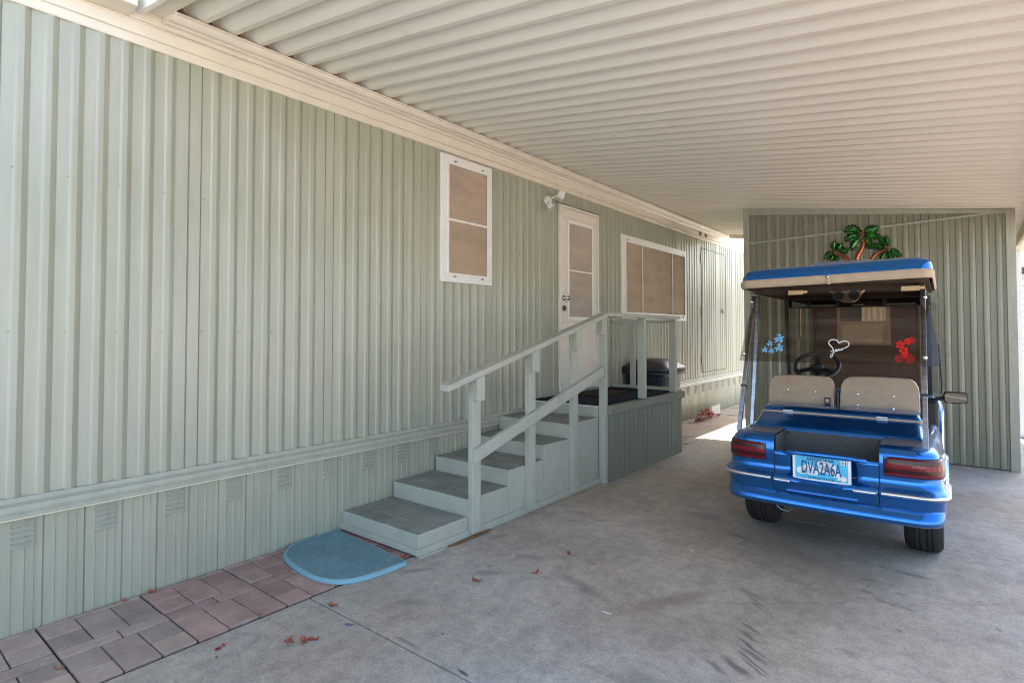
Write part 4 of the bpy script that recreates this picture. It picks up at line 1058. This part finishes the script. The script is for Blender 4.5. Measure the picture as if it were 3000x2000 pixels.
# hibiscus sticker
def flower(cx, cz, r_, rot, solid=True):
    m_ = MB()
    for k_ in range(5):
        a = R(rot + 72 * k_)
        def P2(u, v): return (cx + r_ * (u * math.cos(a) - v * math.sin(a)), cz + r_ * (u * math.sin(a) + v * math.cos(a)))
        flat(m_, [P2(.12, 0), P2(.45, .26), P2(.70, .36), P2(.88, .30), P2(.92, .14), P2(1.0, 0), P2(.92, -.14), P2(.88, -.30), P2(.70, -.36), P2(.45, -.26)], .002 + .0003 * k_)
    a = R(rot + 30); stroke(m_, [(cx, cz), (cx + r_ * .7 * math.cos(a), cz + r_ * .7 * math.sin(a))], r_ * .08, .0042)
    return m_
m_ = MB()
for cx, cz, r_, ro in ((.330, 1.325, .026, 10), (.352, 1.290, .028, 40), (.372, 1.345, .022, 70)):
    f_ = flower(cx, cz, r_, ro); m_.add(f_.v, f_.f)
def outl(cx, cz, r_):
    for k_ in range(5):
        a = R(72 * k_ + 18); pts_ = []
        for i in range(9):
            t = -1 + i / 4; pts_.append((cx + r_ * (.6 * math.cos(a) + .45 * math.cos(a + t * 1.7)), cz + r_ * (.6 * math.sin(a) + .45 * math.sin(a + t * 1.7))))
        stroke(m_, pts_, .0022)
        for t in (-.25, 0, .25): stroke(m_, [(cx + r_ * .2 * math.cos(a + t), cz + r_ * .2 * math.sin(a + t)), (cx + r_ * .85 * math.cos(a + t), cz + r_ * .85 * math.sin(a + t))], .0014)
outl(.395, 1.350, .020); outl(.325, 1.243, .022); outl(.385, 1.243, .026)
f_ = flower(.362, 1.262, .016, 0); m_.add(f_.v, f_.f)
m_.v = [(.355 + .038 + (x - .355) * .85, y - .001 + (1.295 - z) * .0, 1.293 + (z - 1.295) * .95) for x, y, z in m_.v]; m_.v = [(x, y + .65 * (z - (1.295 + (z - 1.293) / .95)), z) for x, y, z in m_.v]
m_.build('flower_sticker', 'red', sp, local=True)
# windshield
m_ = MB(); m_.grid([[(x, y, z) for x in (-.50, -.2, .1, .535)] for y, z in ((1.66, .93), (1.60, 1.2), (1.54, 1.62))]); ws = m_.build('windshield', 'tint2', cart, local=True)
m_ = MB(); m_.box(-.50, .50, 1.515, 1.535, 1.590, 1.600); m_.box(-.50, .50, 1.515, 1.535, 1.655, 1.668)
for x in (-.50, -.33, -.12, .20, .48): m_.box(x, x + .018, 1.514, 1.536, 1.59, 1.668)
vz = m_.build('visor_frame', 'dark', cart, local=True)
m_ = MB(); m_.add([(-.50, 1.522, 1.595), (.50, 1.522, 1.595), (.50, 1.522, 1.66), (-.50, 1.522, 1.66)], [(0, 1, 2, 3)]); m_.build('visor_band', 'tintband', vz, local=True)
m_ = MB(); m_.tube([(.555, 1.62, .93), (.560, 1.60, 1.0), (.545, 1.55, 1.3)], .006, 6); m_.build('windshield_edge', 'dark', cart, local=True)
# steering wheel
c0 = Vector((-.215, 1.20, 1.13)); nrm = Vector((0, -.63, .78)).normalized(); u_ = Vector((1, 0, 0)); v_ = nrm.cross(u_)
m_ = MB(); m_.tube([c0 + (u_ * math.cos(2 * math.pi * i / 32) + v_ * math.sin(2 * math.pi * i / 32)) * .150 for i in range(32)], .0165, 10, True)
sw = m_.build('steering_wheel', 'dark', cart, smooth=60, local=True)
m_ = MB()
for a in (90, 210, 330):
    q = c0 + (u_ * math.cos(R(a)) + v_ * math.sin(R(a))) * .145; m_.bar(c0 - nrm * .02, q, .035, .010, up=nrm)
m_.ell(c0 - nrm * .015, (.055, .045, .03), 12, 6); m_.build('spoke_hub', 'dark', sw, local=True)
m_ = MB(); m_.cyl(c0 - nrm * .03, c0 + Vector((0, .25, -.33)), .022, .025, 12); m_.box(c0.x - .05, c0.x + .12, 1.24, 1.30, 1.06, 1.13); m_.build('steering_column', 'dark', sw, local=True)
# roof
def rsec(z, dx, y0, y1, r_=.07): return [(a, b_, z + .022 * (a + .525) / 1.06) for a, b_, _ in rrect(-.525 + dx, .535 - dx, y0, y1, r_, 0, 6)]
m_ = MB(); rows = [rsec(1.687, .012, .240, 1.60), rsec(1.684, .006, .235, 1.605), rsec(1.692, .0, .230, 1.61), rsec(1.700, -.004, .226, 1.614), rsec(1.730, -.002, .228, 1.61), rsec(1.738, .004, .233, 1.605)]
m_.grid(rows, True); rfs = m_.build('roof_skirt', 'tan', cart, smooth=50, local=True)
m_ = MB(); m_.box(.002, .022, .219, .2245, 1.690, 1.746); m_.build('skirt_flap', 'tan', rfs, bevel=.002, local=True)
m_ = MB(); m_.tube([(.006, .222, 1.737), (.006, .216, 1.737), (.006, .213, 1.737)], [.008, .008, .004], 10); m_.build('snap', 'chrome', rfs, smooth=60, local=True)
m_ = MB(); rows = [rsec(1.7385, .006, .235, 1.60), rsec(1.765, .008, .240, 1.597), rsec(1.790, .018, .250, 1.585), rsec(1.805, .034, .268, 1.565), rsec(1.815, .065, .32, 1.53), rsec(1.822, .13, .45, 1.45)]
m_.grid(rows, True); o = len(m_.v); n_ = len(rows[0]); m_.f.append(tuple(o - n_ + i for i in range(n_))); rt = m_.build('roof_shell', 'blue', cart, smooth=50, local=True)
m_ = MB()
stack(m_, [(-.19, .23, .62, 1.25, .06, 1.815), (-.185, .225, .625, 1.245, .06, 1.855), (-.16, .20, .66, 1.2, .06, 1.876), (-.12, .16, .70, 1.15, .05, 1.881)])
m_.build('roof_scoop', 'blue', rt, smooth=50, local=True)
m_ = MB(); m_.box(-.50, .51, .26, 1.58, 1.690, 1.712); m_.build('headliner', 'roofunder', cart, local=True)
m_ = MB(); m_.bar((-.47, .42, 1.675), (-.47, 1.55, 1.675), .03, .03); m_.bar((.47, .42, 1.675), (.47, 1.55, 1.675), .03, .03); m_.bar((-.47, .45, 1.675), (.47, .45, 1.675), .03, .03); m_.bar((-.48, 1.52, 1.678), (.48, 1.52, 1.678), .03, .02); m_.build('roof_frame', 'roofunder', cart, local=True)
# speaker pod
m_ = MB(); rows = []
for y, k_ in ((.52, .86), (.515, 1), (.60, 1), (.68, .9)):
    rows.append([(.070 + px * k_ * 1.0, y, pz) for px, pz in ((-.105, 1.688), (-.10, 1.668), (-.075, 1.64), (-.055, 1.606), (-.03, 1.592), (.03, 1.592), (.055, 1.606), (.075, 1.64), (.10, 1.668), (.105, 1.688))])
m_.grid(rows); m_.f.append(tuple(range(10))[::-1]); pod = m_.build('speaker_pod', 'tan', cart, smooth=40, local=True)
for x in (.028, .114):
    m_ = MB(); m_.tube([(x, .519, 1.634), (x, .510, 1.634), (x, .512, 1.634)], [.036, .035, .030], 20, caps=False); sp2 = m_.build('speaker', 'tan', pod, smooth=50, local=True)
    m_ = MB(); m_.cyl((x, .516, 1.634), (x, .508, 1.634), .031, .031, 20); m_.build('speaker_grille', 'dark', pod, local=True)
for x in (-.19, .43):
    m_ = MB(); m_.box(x - .055, x + .035, .355, .375, 1.640, 1.668); m_.box(x + .035, x + .06, .350, .372, 1.648, 1.664); m_.cyl((x - .03, .355, 1.654), (x - .03, .350, 1.654), .005, .005, 8); m_.cyl((x + .02, .355, 1.654), (x + .02, .350, 1.654), .005, .005, 8)
    m_.build('roof_latch', 'brass', cart, local=True)
# mirror
m_ = MB(); y0 = 1.16
stack_m = []
def mrr(k_, y): return [(a, y, c) for a, c, _ in rrect(.567 + k_, .700 - k_, .908 + k_, .985 - k_, .018, 0)]
m_.grid([mrr(.012, y0 + .05), mrr(0, y0 + .03), [(a, b_ + (c - .92) * .29 - .006, c) for a, b_, c in mrr(0, y0)], [(a, b_ + (c - .92) * .29 - .006, c) for a, b_, c in mrr(.006, y0 - .004)]], True); n_ = 24; m_.f.append(tuple(range(24))); mir = m_.build('side_mirror', 'dark', cart, smooth=50, local=True)
m_ = MB(); A = [(a, b_ + (c - .92) * .29 - .006, c) for a, b_, c in mrr(.007, y0 - .0015)]; m_.v += A; m_.f.append(tuple(range(24))[::-1]); m_.build('mirror_glass', plain('mirror_glass', (.38, .42, .46), .04, 1), mir, local=True)
m_ = MB()
for i in range(7): m_.tube([(.49 + i * .012, y0 + .03, .918 + i * .003), (.499 + i * .012, y0 + .03, .920 + i * .003)], [.015 + .001 * (i % 2), .017], 10)
m_.tube([(.45, y0 + .12, .905), (.50, y0 + .03, .92), (.58, y0 + .02, .94)], .010, 8); m_.build('mirror_arm', 'dark', mir, local=True)

# ------------------------------------------------------------ debris on the ground
def petalmesh(n_, size, seed):
    rnd = random.Random(seed); m_ = MB()
    for i in range(n_):
        cx, cy = (rnd.uniform(-1, 1) * size * .5 for _ in range(2)); a = rnd.uniform(0, 6.28); L = size * rnd.uniform(.5, .9); w_ = L * .55; tl = rnd.uniform(.1, .6) * L
        pts_ = [(0, 0, .0), (L * .35, w_ * .5, .15 * L), (L * .75, w_ * .4, tl * .7), (L, 0, tl), (L * .75, -w_ * .4, tl * .7), (L * .35, -w_ * .5, .15 * L)]
        ca, sa = math.cos(a), math.sin(a)
        o = len(m_.v); m_.v.append((cx + L * .5 * ca, cy + L * .5 * sa, .001 + .1 * L))
        for x, y, z in pts_: m_.v.append((cx + x * ca - y * sa, cy + x * sa + y * ca, z + .001))
        for k_ in range(6): m_.f.append((o, o + 1 + k_, o + 1 + (k_ + 1) % 6))
    return m_
def leaves(name, mats, nums, size, cat, group, items):
    protos = []
    for i, (x, y, sc_, lab) in enumerate(items):
        k_ = i % len(mats)
        if len(protos) <= k_: ob = petalmesh(nums[k_], size, 11 + k_ + len(name)).build(name, mats[k_], origin=(0, 0, 0), local=True); protos.append(ob)
        else: ob = protos[k_].copy(); col.objects.link(ob)
        ob.location = (x, y, .001); ob.rotation_euler = (0, 0, random.uniform(0, 6.28)); ob.scale = (sc_,) * 3
        tag(ob, lab, cat, group); ob['kind'] = 'thing'
leaves('fallen_blossom', ['bract', 'bractred', 'bract'], [6, 5, 7], .022, 'blossom', 'larger clumps of dried blossoms on the concrete', [
 (1.12, 1.458, 1.9, 'largest clump of orange red dried blossoms, in the foreground on the near concrete slab'),
 (1.145, 1.49, 1.3, 'pale red blossom touching the right side of the largest foreground clump'),
 (1.065, 1.413, 1.4, 'small orange blossom clump just left of the largest foreground clump'),
 (.926, 1.73, 1.7, 'reddish blossom clump on the concrete straight right of the brick pavers'),
 (.875, 1.201, 1.4, 'yellowish brown blossom nearest the lower edge of the brick pavers'),
 (1.301, 2.397, 1.5, 'orange blossom clump on the concrete below the corner of the bottom step'),
 (1.511, 2.697, 1.6, 'dark red blossom clump in the middle of the open concrete'),
 (1.502, 3.045, 1.4, 'orange brown blossom clump right of the stair side, level with the second post')])
leaves('fallen_petal', ['bract', 'bract', 'bractred'], [2, 3, 2], .022, 'petal', 'small dried petals on the concrete', [
 (.954, 1.645, 1.0, 'small orange petal left below the reddish clump near the pavers'),
 (.95, 1.154, .9, 'tiny red petal at the bottom edge of the photo right of the pavers'),
 (1.233, 1.711, .8, 'small orange petal just right of the blue flower'),
 (.837, 1.454, .8, 'faint orange petal beside the brick paver edge'),
 (1.571, 1.886, .8, 'orange petal on the near concrete, below the long crack end'),
 (1.338, 2.005, .9, 'yellow orange petal on the slab between mat and foreground crack'),
 (1.236, 2.374, .8, 'little red petal left beside the orange clump below the bottom step'),
 (1.239, 2.588, .8, 'small brown petal on the green stain right of the bottom step'),
 (1.616, 2.152, .9, 'deep red petal alone on the near middle concrete'),
 (1.713, 3.005, 1.2, 'brown red petal pair on the middle concrete left of the cart shadow'),
 (1.711, 2.927, .6, 'tiny red petal just in front of the brown red petal pair'),
 (1.194, 3.133, 1.0, 'dark red petal close to the stair side below the middle post'),
 (1.051, 4.067, 1.0, 'red petal beside the base strip near the landing post'),
 (1.34, 4.161, .8, 'dull red petal on the dark stain in front of the landing'),
 (.946, 2.371, .8, 'orange petal directly right of the bottom step corner'),
 (.843, 2.225, .8, 'red petal at the right tip of the blue mat'),
 (2.253, 3.698, .6, 'tiny tan petal on the concrete just behind the left cart tyre mark')])
leaves('leaf_litter', ['bract', 'dryleaf', 'bract'], [4, 3, 5], .024, 'leaf', 'leaf litter on the brick pavers', [
 (.50, .70, .9, 'single tan leaf on the joint of the nearest brick pavers'),
 (.05, .695, 1.0, 'brown leaf bit against the skirting at the bottom left'),
 (.05, 1.221, 1.4, 'largest brown leaf litter patch at the foot of the skirting where tan pavers meet red'),
 (.045, 1.063, 1.2, 'leaf litter at the skirting foot beside the tan pavers'),
 (.05, 1.76, 1.1, 'leaf bits at the skirting foot close to the blue mat'),
 (.738, 1.447, .8, 'leaf crumbs on the outer edge of the red pavers')])
leaves('dead_leaves', ['bract', 'bract', 'bractred'], [7, 8, 6], .024, 'leaf', 'dead leaves along the bottom step', [
 (.16, 2.375, 1.0, 'dead leaves in the gap of mat and step, nearest the skirting'),
 (.47, 2.368, 1.0, 'dead leaves at the middle of the bottom step behind the mat'),
 (.74, 2.36, 1.4, 'rust red leaf clump at the right corner of the bottom step'),
 (.60, 2.37, .9, 'brown leaf crumbs between the middle and right leaf clumps under the bottom step')])
leaves('tan_leaf', ['dryleaf', 'dryleaf', 'dryleaf'], [2, 2, 3], .028, 'leaf', 'tan leaves near the golf cart', [
 (2.517, 4.055, 1.1, 'curled tan leaf on the concrete in front of the cart bumper'),
 (3.223, 3.253, 1.0, 'yellow tan leaf on the open concrete at the lower right'),
 (3.574, 3.532, .9, 'pale tan leaf nearest the right edge of the photo'),
 (2.06, 4.083, 1.3, 'frayed tan leaf left of the left rear tyre'),
 (1.889, 4.313, 1.1, 'triangular tan leaf by the concrete joint left of the cart')])
for i, (x, y) in enumerate([(1.251, 2.806), (2.086, 3.573), (2.058, 2.534)]):
    m_ = petalmesh(3 if i < 2 else 1, .018, 40 + i)
    if i == 2: m_ = MB().box(-.022, .022, -.004, .004, 0, .002)
    ob = m_.build('paper_scrap', 'scrap', origin=(0, 0, 0), local=True); ob.location = (x, y, .001)
    tag(ob, ['white paper scrap on the concrete beside the side of the steps', 'crumpled white scrap on the concrete left of the cart', 'thin white stick of litter on the open concrete in the foreground'][i], 'litter')
ob = petalmesh(6, .020, 77).build('blue_flower', 'petalblue', origin=(0, 0, 0), local=True); ob.location = (1.156, 1.664, .001); tag(ob, 'single dark blue flower lying on the concrete crack', 'flower')
# red flower heap and scalloped edging by the far skirting
m_ = MB(); rnd = random.Random(5)
for i in range(240):
    u = rnd.gauss(0, .20); cx = .17 + abs(rnd.gauss(0, .07)); cy = 9.0 + u * 1.2; hz = max(0, .17 * math.exp(-(u / .24) ** 2)) * rnd.random()
    a, L = rnd.uniform(0, 6.28), rnd.uniform(.02, .045); tz_ = rnd.uniform(-.4, .9)
    p = [(0, 0, 0), (L, L * .5, L * tz_), (L * 1.4, 0, L * tz_ * 1.3), (L, -L * .5, L * tz_)]
    ca, sa = math.cos(a), math.sin(a); o = len(m_.v)
    m_.v += [(cx + x * ca - y * sa, cy + x * sa + y * ca, max(.003, hz + z + .004)) for x, y, z in p]; m_.f.append((o, o + 1, o + 2, o + 3))
tag(m_.build('flower_heap', 'bractred'), 'heap of wilted red bougainvillea flowers against the far skirting', 'flowers')
m_ = MB()
for k_ in range(5):
    y0 = 9.46 + .085 * k_
    m_.prism([(y0, .0), (y0 + .082, .0), (y0 + .082, .12), (y0 + .07, .145), (y0 + .041, .158), (y0 + .012, .145), (y0, .12)], 'x', .14, .16)
tag(m_.build('garden_edging', 'plastwhite'), 'white scalloped garden edging leaning near the far skirting', 'edging')

# ------------------------------------------------------------ neighbour and bare tree beyond
nb = thing('neighbour_house', 'white lap sided house glimpsed past the right edge of the carport', 'house', (9, 24, 0))
MB().box(3.2, 14, 20, 30, 0, 2.9).build('house_wall', 'white', nb)
m_ = MB()
for i in range(16): m_.box(3.17, 14.02, 19.96, 19.99, .2 + i * .17, .2 + i * .17 + .012)
m_.build('lap_line', 'steel', nb)
MB().box(2.9, 14.4, 19.5, 30.5, 2.92, 3.05).build('house_roof', 'browndoor', nb)
def twig(mb, p, d, L, r_, dep, rnd):
    q = p + d * L; mb.tube([p, (p + q) / 2 + Vector((rnd.uniform(-1, 1), rnd.uniform(-1, 1), 0)) * L * .06, q], [r_, r_ * .8, r_ * .6], 5, caps=False)
    if dep == 0: return
    for _ in range(3):
        dd = (d + Vector((rnd.uniform(-.7, .7), rnd.uniform(-.7, .7), rnd.uniform(-.2, .5)))).normalized(); twig(mb, q, dd, L * .72, r_ * .6, dep - 1, rnd)
m_ = MB(); twig(m_, Vector((.05, 17.4, 2.6)), Vector((.1, 0, 1)), .9, .05, 4, random.Random(3))
tr = thing('bare_tree', 'bare twiggy tree behind the far end of the carport', 'tree', (.05, 17.4, 0))
m_.build('crown', 'bark', tr); MB().cyl((.05, 17.4, 0), (.05, 17.4, 2.62), .09, .05, 8).build('trunk', 'bark', tr)
